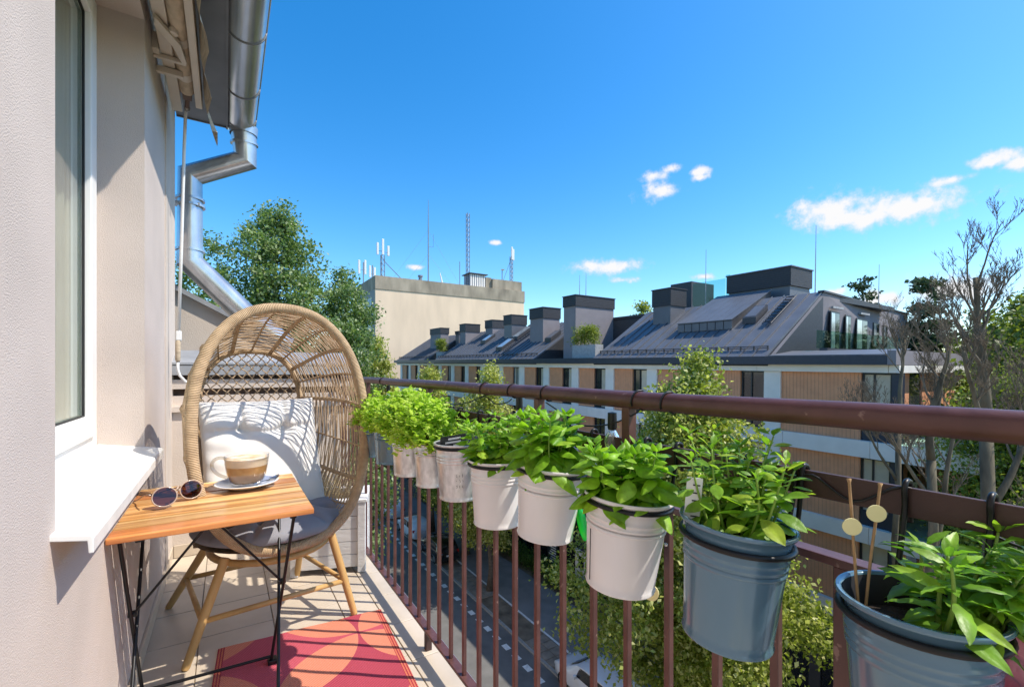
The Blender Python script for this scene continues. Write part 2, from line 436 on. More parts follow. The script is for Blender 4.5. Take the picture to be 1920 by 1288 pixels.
part('wall', MB().prism([(-.9, 4.4, -3), (-.9, 4.4, 2.12), (-.36, 4.4, 1.835), (.45, 4.4, 1.39), (.45, 4.4, -3)], (0, .5, 0)), 'stucco_smooth', gab)
part('side_wall', MB().box((-6, 4.91, -13.5), (.40, 30, .9)), 'stucco_smooth', gab)
part('coping', MB().prism([(-.9, 4.36, 2.125), (-.9, 4.36, 2.165), (.47, 4.36, 1.415), (.47, 4.36, 1.375)], (0, .58, 0)), 'flash', gab)
part('roof', MB().prism([(-.9, 4.94, 2.0), (-.9, 4.94, 2.14), (.45, 4.94, 1.39), (.45, 4.94, 1.2)], (0, 4, 0)), 'zinc_dark', gab)

# ------------------------------------------------------------------ gutter and downpipe
gut = thing('gutter', (.085, 4.0, 3.04), 'zinc rain gutter with a bent downpipe at the roof edge', 'gutter')
gp = []
for k in range(17):
    a = math.pi + math.pi * k / 16
    gp.append((.085 + .098 * math.cos(a), .098 * math.sin(a)))
def trough(Y0, Y1, r=.098, t=.004, nm='trough'):
    mb = MB()
    mb.grid(lambda u, v: (.085 + r * math.cos(math.pi + math.pi * u), Y0 + (Y1 - Y0) * v, 3.05 + r * math.sin(math.pi + math.pi * u)), 20, 1)
    mb.grid(lambda u, v: (.085 + (r - t) * math.cos(2 * math.pi - math.pi * u), Y0 + (Y1 - Y0) * v, 3.05 + (r - t) * math.sin(2 * math.pi - math.pi * u)), 20, 1)
    return mb
part('trough', trough(-.8, 4.0), 'zinc', gut, smooth=True)
part('front_bead', MB().tube([(.183, -.8, 3.052), (.183, 4.0, 3.052)], .009, 8), 'zinc', gut, smooth=True)
mb = MB(); mb.v = [(.085, 4.0, 3.05)] + [(.085 + .098 * math.cos(math.pi + math.pi * k / 20), 4.0, 3.05 + .098 * math.sin(math.pi + math.pi * k / 20)) for k in range(21)]
mb.f = [(0, k + 2, k + 1) for k in range(20)]
part('end_cap', mb, 'zinc', gut)
for yb in (1.2, 2.05, 2.83, 3.42, 3.86):
    part('bracket', MB().tube([(.085 + .101 * math.cos(math.pi + math.pi * k / 12), yb, 3.05 + .101 * math.sin(math.pi + math.pi * k / 12)) for k in range(13)], .0045, 6), 'zinc_dark', gut, smooth=True)
# the downpipe: straight lengths with mitred elbows
pr = .088
def pipe(pts, nm='downpipe'):
    part(nm, MB().tube(pts, pr, 24), 'zinc', gut, smooth=True, auto=25)
A_ = [(.105, 3.93, 3.0), (.118, 3.96, 2.77), (-.225, 4.06, 2.615), (-.228, 4.07, 1.99), (.10, 4.14, 1.655), (.42, 4.24, 1.40)]
part('outlet', MB().lathe([(.096, .0), (.090, -.06)], (.106, 3.93, 3.0), 24), 'zinc', gut, smooth=True)
pipe(A_)
for p, d in (((.1115, 3.945, 2.885), (.013, .03, -.23)), ((-.2262, 4.064, 2.44), (0, 0, -1)), ((-.2275, 4.068, 2.07), (0, 0, -1)), ((.235, 4.18, 1.55), (.32, .1, -.255))):
    d = Vector(d).normalized(); p = Vector(p)
    part('joint_collar', MB().tube([p - d * .008, p + d * .008], pr + .004, 24), 'zinc', gut, smooth=True, auto=40)
part('pipe_clamp', MB().tube([(-.2262, 4.064, 2.40), (-.2262, 4.064, 2.385)], pr + .007, 24).box((-.33, 4.0, 2.382), (-.27, 4.03, 2.402)).box((-.18, 3.985, 2.38), (-.165, 4.0, 2.405)), 'zinc', gut)

# ------------------------------------------------------------------ awning folded against the wall
aw = thing('awning', (-.2, 3.3, 2.7), 'beige folded awning with striped fabric roll above the window', 'awning')
def bar(x0, x1, z0, z1, ya, yb, nm, mat='awn_bar'): part(nm, MB().box((x0, ya, z0), (x1, yb, z1)), mat, aw, bevel=.004)
bar(-.272, -.222, 2.735, 2.785, .6, 3.35, 'square_bar')
bar(-.215, -.175, 2.79, 2.84, .6, 2.75, 'folded_arm')
bar(-.150, -.118, 2.70, 2.80, .6, 3.18, 'front_rail')
bar(-.172, -.158, 2.83, 2.87, .6, 2.9, 'folded_arm')
for (a, b, m_) in ((.6, 2.45, 'awn_fabric'), (2.45, 3.12, 'awn_fabric')):
    part('fabric_roll', MB().tube([(-.188, a, 2.765), (-.188, b, 2.765)], .036, 20), m_, aw, smooth=True, auto=40)
for yb in (2.62, 2.92):
    part('roll_band', MB().tube([(-.188, yb, 2.765), (-.188, yb + .06, 2.765)], .0372, 20), 'awn_bar', aw, smooth=True, auto=40)
for yb in (1.2, 2.72):
    part('wall_bracket', MB().box((WX, yb, 2.72), (-.275, yb + .05, 2.80)), 'awn_bar', aw, bevel=.003)
    part('bracket_arm', MB().box((-.30, yb + .052, 2.712), (-.17, yb + .072, 2.732)), 'awn_bar', aw, bevel=.003)
    part('bracket_arm', MB().box((-.30, yb + .16, 2.70), (-.19, yb + .185, 2.73)), 'awn_bar', aw, bevel=.003)
part('arm_joint', MB().tube([(-.205, 2.55, 2.71), (-.205, 2.55, 2.735)], .02, 12).prism([(-.262, 2.46, 2.725), (-.18, 2.60, 2.715), (-.165, 2.75, 2.72), (-.185, 2.76, 2.72), (-.215, 2.63, 2.72), (-.27, 2.52, 2.725)], (0, 0, -.02)), 'awn_bar', aw, bevel=.003)
part('gear_box', MB().box((-.21, 3.12, 2.735), (-.168, 3.19, 2.79)).tube([(-.19, 3.19, 2.745), (-.195, 3.24, 2.72)], .012, 10), 'slot_dark', aw, bevel=.004)
va = MB()
def vf(u, v):
    y = .6 + u * 2.72
    lowz = 2.60 + .028 * abs(math.sin(u * 2.72 * math.pi / .20)) - (.06 if u > .985 else 0)
    return (-.108 + .012 * math.sin(u * 40) * v + .03 * v * v + (.02 * v if u > .97 else 0), y, 2.81 + (lowz - 2.81) * v)
va.grid(vf, 220, 6)
part('valance', va, 'awn_fabric', aw, smooth=True)
rod = [(-.195, 3.24, 2.72), (-.205, 3.28, 2.68), (-.212, 3.30, 2.5), (-.228, 3.33, 1.9), (-.243, 3.36, 1.42)]
part('crank_rod', MB().tube(rod, .0085, 8), 'white_pvc', aw, smooth=True)
part('hook_eye', MB().tube([(-.195 + .012 * math.cos(t_), 3.24 + .004, 2.715 + .016 * math.sin(t_)) for t_ in [k * math.pi / 6 for k in range(12)]], .004, 6, closed=True), 'flash', aw, smooth=True)
part('crank_joint', MB().box((-.256, 3.35, 1.375), (-.228, 3.372, 1.43)), 'white_pvc', aw, bevel=.004)
part('crank_handle', MB().tube([(-.244, 3.36, 1.375), (-.246, 3.36, 1.36), (-.247, 3.36, 1.26), (-.247, 3.36, 1.245)], [.010, .0135, .0135, .009], 12), 'awn_fabric', aw, smooth=True)
part('crank_grip', MB().tube([(-.247, 3.36, 1.25), (-.247, 3.36, 1.20), (-.238, 3.36, 1.165), (-.21, 3.36, 1.128), (-.175, 3.36, 1.105)], .0075, 8), 'white_pvc', aw, smooth=True)

# ------------------------------------------------------------------ balcony floor with single tiles
fl = struct('balcony_floor', MB().box((WX - .05, -.8, -.22), (.80, 3.62, -.006)), 'grout', (.25, 1.4, 0))
XS = [WX, -.105, .19, .485, .647]
G = .0022
def tile_mesh(w, d): return MB().box((-w / 2, -d / 2, -.008), (w / 2, d / 2, 0)).mesh('tile', 'tile', bevel=.0012, bseg=1)
yj = [-.8] + [2.466 + .304 * k for k in range(-10, 4)] + [3.6]
for i in range(len(XS) - 1):
    for j in range(len(yj) - 1):
        w, d = XS[i + 1] - XS[i] - 2 * G, yj[j + 1] - yj[j] - 2 * G
        o = inst('tile', tile_mesh(w, d), fl, ((XS[i] + XS[i + 1]) / 2, (yj[j] + yj[j + 1]) / 2, random.uniform(-.0006, .0006)))
yk = [-.8] + [2.418 + .303 * k for k in range(-10, 4)] + [3.6]
for j in range(len(yk) - 1):
    inst('edge_tile', tile_mesh(.152 - 2 * G, yk[j + 1] - yk[j] - 2 * G), fl, (.723, (yk[j] + yk[j + 1]) / 2, .0))
part('slab_edge', MB().box((.80, -.8, -.24), (.815, 3.62, -.004)), 'flash', fl)

# ------------------------------------------------------------------ railing
RX = .733
rail = thing('balcony_railing', (RX, 1.85, 0), 'brown red painted steel balcony railing with round handrail', 'railing')
pts = [(RX, -.8 + k * .09, 1.136 + .0010 * math.sin(k * .7)) for k in range(0, 50)]
part('handrail', MB().tube(pts, .0190, 24), 'rail_paint', rail, smooth=True)
part('upper_bar', MB().box((RX - .004, -.8, 1.014), (RX + .004, 3.6, 1.051)), 'rail_dull', rail, bevel=.0015)
part('lower_bar', MB().box((RX - .014, -.8, .925), (RX + .014, 3.6, .937)), 'rail_paint', rail, bevel=.0015)
part('bottom_bar', MB().box((RX - .017, -.8, .079), (RX + .017, 3.6, .091)), 'rail_paint', rail, bevel=.0015)
bal = MB().box((-.0068, -.0068, .0915), (.0068, .0068, .9245)).mesh('baluster', 'rail_paint', bevel=.0012, bseg=1)
for y in (.700, .592, .488, .3865, .19, .09, -.02, -.13, -.24, -.35, -.46): inst('baluster', bal, rail, (RX, y, 0))
inst('baluster', bal, rail, (RX, .293, 0), None, (1.5, 1.5, 1))
y = 1.842 - .115 * 9
while y < 3.58:
    inst('baluster', bal, rail, (RX, y, 0)); y += .115
post = MB().box((-.011, -.011, .937), (.011, .011, 1.119)).mesh('post', 'rail_paint', bevel=.0015)
for yp in (2.825, 1.83, 1.027, .696, 3.5): inst('post', post, rail, (RX, yp, 0))
foot = MB().box((-.013, -.013, .0), (.013, .013, .0795)).mesh('post_foot', 'rail_dull', bevel=.002)
for yp in (1.848, .2, 3.4): inst('post_foot', foot, rail, (RX, yp, 0))
bolt = MB().lathe([(.0, .004), (.004, .003), (.0045, 0)], n=10).mesh('bolt', 'zinc', smooth=True)
for yp in (.592, 1.267): inst('bolt', bolt, rail, (RX - .007, yp, .86), (0, -R(90), 0))

# ================================================================== furniture materials
wrapmat('rope_wrap', (.50, .34, .195), (.56, .39, .23), 48)
M('rope', (.46, .325, .20), .8, var=.25, scale=60)
M('oak_leg', (.50, .30, .11), .45, var=.16, scale=14, stretch=(1, 1, .12), bump=.05)
M('cushion_white', (.74, .715, .68), .9, var=.03, bump=.25, bscale=350)
M('cushion_grey', (.25, .25, .28), .9, var=.08, bump=.25, bscale=350)
M('black_steel', (.012, .012, .013), .38, var=.1, metal=.3)
M('white_wood', (.66, .64, .62), .75, var=.10, scale=6, bump=.25, bscale=30, stretch=(1, 1, 3))
M('wood_worn', (.22, .17, .13), .9, var=.3, scale=20)
M('porcelain', (.80, .80, .79), .18, var=.01, coat=.4)
M('saucer_blue', (.30, .37, .55), .2, var=.05, coat=.3)
M('coffee', (.50, .27, .10), .5, var=.06, scale=20)
M('milk_layer', (.74, .60, .44), .5, var=.05, scale=20)
M('foam', (.84, .78, .68), .7, var=.0, col2=(.66, .40, .17), scale=26)
M('steel', (.55, .55, .55), .2, metal=1, var=.05)
M('frame_clear', (.45, .33, .25), .15, var=.05, coat=.5)
glassmat('cup_glass', (.985, .985, .985), .96)
glassmat('handle_glass', (.88, .86, .82), .82)
glassmat('lens', (.16, .07, .065), .94)
# acacia slats: grain along the slat, colour from slat to slat
def woodmat(name, a, b, c):
    m = M(name, a, .34, var=0, coat=.25)
    t = m.node_tree; p = t.nodes['Principled BSDF']
    g = t.nodes.new('ShaderNodeNewGeometry'); oi = t.nodes.new('ShaderNodeObjectInfo')
    mp = t.nodes.new('ShaderNodeMapping'); mp.inputs['Scale'].default_value = (1.2, 26, 26)
    t.links.new(g.outputs['Position'], mp.inputs['Vector'])
    cm = t.nodes.new('ShaderNodeCombineXYZ'); mu = t.nodes.new('ShaderNodeMath'); mu.operation = 'MULTIPLY'; mu.inputs[1].default_value = 37.0
    t.links.new(oi.outputs['Random'], mu.inputs[0]); t.links.new(mu.outputs[0], cm.inputs[0]); t.links.new(cm.outputs[0], mp.inputs['Location'])
    n = t.nodes.new('ShaderNodeTexNoise'); n.inputs['Scale'].default_value = 2.2; n.inputs['Detail'].default_value = 6; n.inputs['Distortion'].default_value = .8
    t.links.new(mp.outputs[0], n.inputs['Vector'])
    r = t.nodes.new('ShaderNodeValToRGB'); r.color_ramp.elements[0].position = .28; r.color_ramp.elements[1].position = .72
    r.color_ramp.elements[0].color = (*a, 1); r.color_ramp.elements[1].color = (*c, 1)
    e = r.color_ramp.elements.new(.5); e.color = (*b, 1)
    n2 = t.nodes.new('ShaderNodeTexNoise'); n2.inputs['Scale'].default_value = 1.1; t.links.new(mp.outputs[0], n2.inputs['Vector'])
    ov = t.nodes.new('ShaderNodeMixRGB'); ov.blend_type = 'OVERLAY'; ov.inputs[0].default_value = .55
    t.links.new(n.outputs[0], r.inputs[0]); t.links.new(r.outputs[0], ov.inputs[1]); t.links.new(n2.outputs[0], ov.inputs[2])
    hs = t.nodes.new('ShaderNodeHueSaturation'); ma = t.nodes.new('ShaderNodeMath'); ma.operation = 'MULTIPLY_ADD'; ma.inputs[1].default_value = .7; ma.inputs[2].default_value = .72
    t.links.new(oi.outputs['Random'], ma.inputs[0]); t.links.new(ma.outputs[0], hs.inputs['Value']); t.links.new(ov.outputs[0], hs.inputs['Color'])
    t.links.new(hs.outputs[0], p.inputs['Base Color'])
for w_, (a_, b_, c_) in {'acacia_a': ((.34, .13, .035), (.55, .27, .085), (.68, .40, .16)), 'acacia_b': ((.26, .075, .02), (.42, .155, .045), (.54, .24, .075)), 'acacia_c': ((.40, .18, .055), (.62, .35, .13), (.74, .47, .20))}.items(): woodmat(w_, a_, b_, c_)

# ------------------------------------------------------------------ folding table
TZ = .71
tb = thing('folding_table', (-.02, 2.06, 0), 'folding table with acacia slat top and thin black steel legs', 'table')
tx0, tx1, ty0 = -.297, .262, 1.735
sw = .0790
for k in range(7):
    y = ty0 + k * (sw + .0150)
    m = MB().box((tx0, y, TZ - .019), (tx1, y + sw, TZ)).mesh('slat', 'acacia_' + 'bcacabc'[k], off=(-.02, y, TZ), bevel=.003)
    inst('slat', m, tb, (-.02, y, TZ + random.uniform(-.0008, .0008)))
for x in (-.235, .19):
    part('top_batten', MB().box((x, 1.77, TZ - .034), (x + .02, 2.34, TZ - .0195)), 'black_steel', tb, bevel=.002)
LEG = [((.2, 2.28, .675), (.147, 1.72, .006)), ((.205, 1.80, .675), (.153, 2.1, .006)), ((-.27, 2.28, .675), (-.25, 1.72, .006)), ((-.275, 1.80, .675), (-.257, 2.12, .006))]
for a, b in LEG: part('leg', MB().tube([a, b], .0058, 10), 'black_steel', tb, smooth=True, auto=40)
for sx in (-1, 1):
    cx, cz = (.180, .372) if sx > 0 else (-.264, .372)
    part('pivot', MB().tube([(cx - .012, 1.945, cz + .02), (cx + .012, 1.945, cz + .02)], .011, 10), 'black_steel', tb)
part('foot_bar', MB().tube([(.153, 2.1, .03), (-.257, 2.12, .03)], .0058, 10), 'black_steel', tb, smooth=True, auto=40)
part('foot_bar', MB().tube([(.147, 1.72, .03), (-.25, 1.72, .03)], .0058, 10), 'black_steel', tb, smooth=True, auto=40)
part('brace', MB().tube([(-.02, 1.83, .675), (.180, 1.945, .39)], .0042, 8), 'black_steel', tb, smooth=True, auto=40)
part('brace', MB().tube([(-.06, 1.83, .675), (-.262, 1.945, .39)], .0042, 8), 'black_steel', tb, smooth=True, auto=40)
for p in ((.153, 2.1), (.147, 1.72), (-.25, 1.72), (-.257, 2.12)):
    part('foot_cap', MB().box((p[0] - .012, p[1] - .02, .001), (p[0] + .022, p[1] + .02, .022)), 'black_steel', tb, bevel=.005)

# ------------------------------------------------------------------ saucer, cup, spoon, sunglasses
SX, SY = .072, 2.195
sc = thing('saucer', (SX, SY, TZ), 'white saucer with a blue grey well under the coffee cup', 'saucer')
WL[sc.name] = Vector((0, 0, 0))
part('dish', MB().lathe([(.0, .004), (.05, .004), (.06, .002), (.064, .002), (.075, .008), (.112, .021), (.117, .0235), (.118, .026), (.114, .0265), (.108, .0245), (.0, .0245)][:10] + [(.104, .022)], n=48), 'porcelain', sc, smooth=True)
part('well', MB().lathe([(.108, .0246), (.09, .019), (.07, .013), (.055, .0115), (.0, .0115)], n=48), 'saucer_blue', sc, smooth=True)
cup = thing('coffee_cup', (SX, SY + .005, TZ + .0118), 'clear glass cup of layered milk coffee on the saucer', 'cup')
WL[cup.name] = Vector((0, 0, 0))
part('glass_wall', MB().lathe([(.0, .001), (.046, .001), (.056, .004), (.064, .016), (.074, .05), (.080, .09), (.0835, .124), (.0815, .1245), (.078, .09), (.0715, .05), (.061, .017), (.05, .010), (.0, .010)], n=48), 'cup_glass', cup, smooth=True)
part('coffee', MB().lathe([(.0, .0105), (.0495, .0105), (.0603, .0178), (.0708, .05), (.0762, .080), (.0, .080)], n=48), 'coffee', cup, smooth=True, auto=50)
part('milk', MB().lathe([(.0, .0803), (.0762, .0803), (.0772, .09), (.0796, .110), (.0, .110)], n=48), 'milk_layer', cup, smooth=True, auto=50)
part('foam', MB().lathe([(.0798, .1103), (.080, .1122), (.06, .1135), (.03, .1138), (.0, .1138)], n=48), 'foam', cup, smooth=True)
hd = [(-.074, 0, .100), (-.094, .004, .110), (-.122, .006, .108), (-.140, .007, .09), (-.138, .007, .065), (-.115, .005, .042), (-.085, .002, .03), (-.066, 0, .027)]
def smooth_path(P, n=6, closed=False):
    P = [Vector(p) for p in P]; out = []; m = len(P)
    rngi = range(m if closed else m - 1)
    for i in rngi:
        p0, p1, p2, p3 = (P[(i - 1) % m], P[i], P[(i + 1) % m], P[(i + 2) % m]) if closed else (P[max(i - 1, 0)], P[i], P[i + 1], P[min(i + 2, m - 1)])
        for k in range(n):
            t = k / n
            out.append(.5 * ((2 * p1) + (p2 - p0) * t + (2 * p0 - 5 * p1 + 4 * p2 - p3) * t * t + (3 * p1 - p0 - 3 * p2 + p3) * t ** 3))
    if not closed: out.append(P[-1])
    return out
o = part('handle', MB().tube(smooth_path(hd), .0072, 10), 'handle_glass', cup, smooth=True)
o.rotation_euler.z = -R(26)
sp = thing('teaspoon', (SX + .075, SY - .02, TZ + .018), 'small steel teaspoon lying on the saucer rim', 'spoon')
WL[sp.name] = Vector((0, 0, 0)); sp.rotation_euler = (0, -R(4), R(38))
part('bowl', MB().grid(lambda u, v: ((u - .5) * .05 + .035, (v - .5) * .03 * math.sqrt(max(.02, 1 - (2 * u - 1) ** 2)), .004 + .006 * (abs(2 * v - 1) ** 2 + (2 * u - 1) ** 2)), 12, 8), 'steel', sp, smooth=True)
part('handle', MB().tube([(.012, 0, .006), (-.03, 0, .010), (-.07, 0, .010)], [.002, .0025, .0032], 8), 'steel', sp, smooth=True)

gl = thing('sunglasses', (-.150, 2.058, TZ), 'round sunglasses with brown lenses and pale clear frame on the table', 'sunglasses')
WL[gl.name] = Vector((0, 0, 0)); gl.rotation_euler = (0, 0, R(-1))
def glx(c, tilt, rz, r=.0345):
    cs = []
    for k in range(28):
        a = 2 * math.pi * k / 28
        v = Vector((r * 1.04 * math.cos(a), 0, r * math.sin(a) * .97))
        v.rotate(Euler((tilt, 0, rz))); cs.append(Vector(c) + v)
    return cs
for c, rz in (((-.036, -.037, .0395), R(12)), ((.036, .037, .0395), R(24))):
    cs = glx(c, R(-14), rz)
    part('rim', MB().tube(cs, .0023, 8, closed=True), 'frame_clear', gl, smooth=True)
    ls = MB(); ls.v = [tuple(Vector(c))] + [tuple(p) for p in cs]; ls.f = [(0, k + 1, (k + 1) % 28 + 1) for k in range(28)]
    part('lens', ls, 'lens', gl)
part('bridge', MB().tube(smooth_path([(-.002, -.022, .058), (.001, -.002, .064), (.004, .018, .058)], 5), .0032, 8), 'frame_clear', gl, smooth=True)
part('nose_pad', MB().tube([(-.004, -.018, .05), (-.004, -.004, .038)], .004, 8).mesh('nose_pad', 'frame_clear', True), None, gl)
part('nose_pad', MB().tube([(.002, .016, .05), (-.002, .022, .038)], .004, 8).mesh('nose_pad', 'frame_clear', True), None, gl)
for st, en in (((-.076, -.048, .054), (-.125, .07, .016)), ((.074, .052, .054), (-.06, .18, .014))):
    part('temple', MB().tube(smooth_path([st, Vector(st) * .6 + Vector(en) * .4 + Vector((0, 0, .006)), en, Vector(en) + Vector((-.018, .03, -.012))], 5), .0026, 8), 'frame_clear', gl, smooth=True)

# ------------------------------------------------------------------ egg chair
O = Vector((.170, 2.56, 0)); ar = R(10)
rX = Vector((math.cos(ar), math.sin(ar), 0)); bY = Vector((-math.sin(ar), math.cos(ar), 0))
def ch(x, y, z): return O + rX * x + bY * y + Vector((0, 0, z))
chair = thing('egg_chair', (.17, 2.56, 0), 'tan woven rope egg chair with hood and wooden legs', 'chair')
def sg(v, e): return math.copysign(abs(v) ** e, v)
def Fr(ph):
    lo = math.sin(ph) < 0
    x = .352 * sg(math.cos(ph), .80 if lo else .88); z = .95 + (.515 if lo else .525) * sg(math.sin(ph), .84 if lo else .9)
    return ch(x, -.405 + (z - .40) * .12, z)
def Bk(ph):
    c_, s_ = math.cos(ph), math.sin(ph)
    x = .245 * sg(c_, .8); z = 1.0 + (.30 if s_ > 0 else .56) * sg(s_, .9)
    return ch(x - .004, .215 + (z - .45) * .10, z)
ND = 144
tube_uv('front_ring', [Fr(2 * math.pi * k / ND) for k in range(ND)], .0225, 16, 'rope_wrap', chair, closed=True)
arch = [Bk(R(-62 + 304 * k / 90)) for k in range(91)]
tube_uv('back_arch', arch, .0155, 12, 'rope_wrap', chair)
def rib(ph, n=9):
    a, b = Fr(ph), Bk(ph); out = []
    cen = ch(0, -.05, .95)
    for k in range(n + 1):
        t = k / n; p = a.lerp(b, t)
        d = (p - cen); d -= bY * d.dot(bY); d.normalize()
        out.append(p + d * .055 * math.sin(math.pi * t) * (1 - .35 * t))
    return out
angs = [-62 + 304 * k / 18 for k in range(19)]
ribs = [rib(R(a), 24) for a in angs]
for i, rb in enumerate(ribs):
    if i % 2 == 0: tube_uv('rib', rb[::3], .0100, 8, 'rope_wrap', chair)
    else: tube_uv('rib', rb[::3], .0048, 6, 'rope_wrap', chair)
st = MB()
for i in range(18):
    NS = 40
    for k in range(NS):
        for s_ in (0, 1):
            va_ = (k + .5 + random.uniform(-.22, .22)) / NS
            vb_ = (k + .5 + (s_ * 1.5 - .75) + random.uniform(-.22, .22)) / NS
            vb_ = min(max(vb_, .01), .99)
            pa = ribs[i][0].lerp(ribs[i][-1], 0)  # placeholder
            def at(rb, v):
                q = v * 24; j = min(int(q), 23); return rb[j].lerp(rb[j + 1], q - j)
            a_, b_ = (va_, vb_) if (i + k) % 2 else (vb_, va_)
            p, q = at(ribs[i], a_), at(ribs[i + 1], b_)
            if s_ == 1 and random.random() < .25: continue
            st.tube([p, q.lerp(p, .5) + Vector((0, 0, random.uniform(-.002, .002))), q], .0021, 4, cap=False)
part('woven_strand', st, 'rope', chair, smooth=True, kind='stuff')
# lattice back
lat = MB()
def inside(x, z):
    if z > 1.0: return (abs(x) / .24) ** 2.4 + ((z - 1.0) / .295) ** 2.2 < 1
    return abs(x) < .24 and z > .48
for dsl in (1, -1):
    for k in range(-30, 45):
        c0 = k * .047; run = []
        for j in range(0, 140):
            z = .48 + j * .006
            x = dsl * (z - .95) * .92 + (k - 4) * .047
            x += .0035 * math.sin(j * .006 / .0235 * math.pi * .5 * 2 + k)
            if inside(x, z): run.append(ch(x - .004, .215 + (z - .45) * .10 + dsl * .0025, z))
            else:
                if len(run) > 2: lat.tube(run[::3] + ([run[-1]] if (len(run) - 1) % 3 else []), .0031, 5, cap=False)
                run = []
        if len(run) > 2: lat.tube(run[::3], .0031, 5, cap=False)
part('back_lattice', lat, 'rope', chair, smooth=True, kind='stuff')
# seat dish and its wooden hoop
def seatf(u, v):
    a = 2 * math.pi * v; rr = u
    x = .315 * rr * math.cos(a); y = -.10 + .325 * rr * math.sin(a)
    return ch(x, y, .405 + .02 * rr * rr + (.02 * rr if math.sin(a) < 0 else .05 * rr * max(0, math.sin(a))))
part('seat_dish', MB().grid(seatf, 8, 40, wrap=True), 'rope', chair, smooth=True)
part('seat_hoop', MB().tube([ch(.25 * math.cos(a), -.08 + .27 * math.sin(a), .375) for a in [2 * math.pi * k / 40 for k in range(40)]], .015, 10, closed=True), 'oak_leg', chair, smooth=True)
FEET = [(-.142, 2.232, 0), (.532, 2.30, 0), (-.250, 2.862, 0), (.345, 2.90, 0)]
TOP = [ch(-.22, -.24, .40), ch(.225, -.24, .40), ch(-.21, .10, .40), ch(.21, .10, .40)]
def lp(i, t): return Vector(FEET[i]).lerp(TOP[i], t)
for i in range(4):
    part('leg', MB().tube([lp(i, .008), lp(i, .03), lp(i, .5), lp(i, 1)], [.0135, .0155, .018, .019], 14), 'oak_leg', chair, smooth=True, auto=50)
    part('leg_pad', MB().tube([lp(i, .0005), lp(i, .0075)], .012, 12), 'black_steel', chair)
for a, b in ((0, 1), (1, 3), (3, 2), (2, 0)):
    part('stretcher', MB().tube([lp(a, .42), lp(b, .42)], .0115, 12), 'oak_leg', chair, smooth=True)

# ------------------------------------------------------------------ cushions
def pillow(name, fn, mat, nu, nv, loc, label):
    mb = MB()
    mb.grid(lambda u, v: fn(u, v, 1), nu, nv)
    mb.grid(lambda u, v: fn(1 - u, v, -1), nu, nv)
    o = solo(name, mb, mat, loc, label, 'cushion', smooth=True)
    bm = bmesh.new(); bm.from_mesh(o.data); bmesh.ops.remove_doubles(bm, verts=bm.verts, dist=.0008); bm.to_mesh(o.data); bm.free()
    return o
def backc(u, v, s_):
    wx = (u - .5) * .53; vz = v
    e = max(0, (1 - abs(2 * u - 1) ** 5)) ** .5 * max(0, (1 - abs(2 * v - 1) ** 5)) ** .5
    th = .075 * e
    if s_ > 0:
        for bx in (.31, .68):
            d = math.hypot((u - bx) * .53, (v - .74) * .54)
            th -= .042 * math.exp(-(d / .030) ** 2) * e
            if v > .74: th -= .020 * math.exp(-(((u - bx - (v - .74) * .05) * .53) / .013) ** 2) * min(1, (v - .74) / .08 + .5) * e
        yl = .74 + .015 * math.sin(u * 9)
        th -= .017 * math.exp(-(((v - yl) * .54) / .014) ** 2) * e * (1 if .1 < u < .9 else .4)
        th += .006 * math.sin(u * 23 + v * 5) * math.exp(-((v - .74) / .12) ** 2) * e
        th += .005 * math.sin(v * 40 + u * 6) * math.exp(-(u / .22) ** 2) * e
    edge = .012 * math.sin(math.pi * u) * (2 * v - 1)
    z = .50 + v * .545 - edge * .6
    yb = -.085 + (z - .5) * .38
    return ch(wx * (1 - .03 * math.sin(math.pi * v)) - .008, yb - th * s_, z)
pillow('back_cushion', backc, 'cushion_white', 90, 90, ch(0, 0, .5), 'white tufted back cushion leaning in the egg chair')
TUFT = [(.0, .0), (.15, .03), (-.15, .03), (.08, -.15), (-.08, -.15), (.09, .16), (-.09, .16), (.21, -.12), (-.21, -.12)]
def seatc(u, v, s_):
    # u around, v radial handled through a disc mapping
    a = 2 * u - 1; b = 2 * v - 1
    x = a * math.sqrt(max(0, 1 - b * b / 2)); y = b * math.sqrt(max(0, 1 - a * a / 2))
    rr = min(1, math.hypot(x, y))
    e = max(0, 1 - rr ** 5) ** .5
    X, Y = x * .33, y * .325
    th = (.058 if s_ > 0 else .04) * e
    if s_ > 0:
        for tx, ty in TUFT:
            d = math.hypot(X - tx, Y - ty)
            th -= .050 * math.exp(-(d / .030) ** 2) * e
        for tx, ty in TUFT[1:]:
            L = math.hypot(tx, ty); ux, uy = tx / L, ty / L
            al = X * ux + Y * uy; pe = abs(X * uy - Y * ux)
            if al > 0: th -= .018 * math.exp(-(pe / .014) ** 2) * e
    return ch(X + .0, Y - .115, .497 + th * s_ - .012 * rr ** 4)
pillow('seat_cushion', seatc, 'cushion_grey', 80, 80, ch(0, -.12, .46), 'round grey tufted seat cushion on the egg chair')

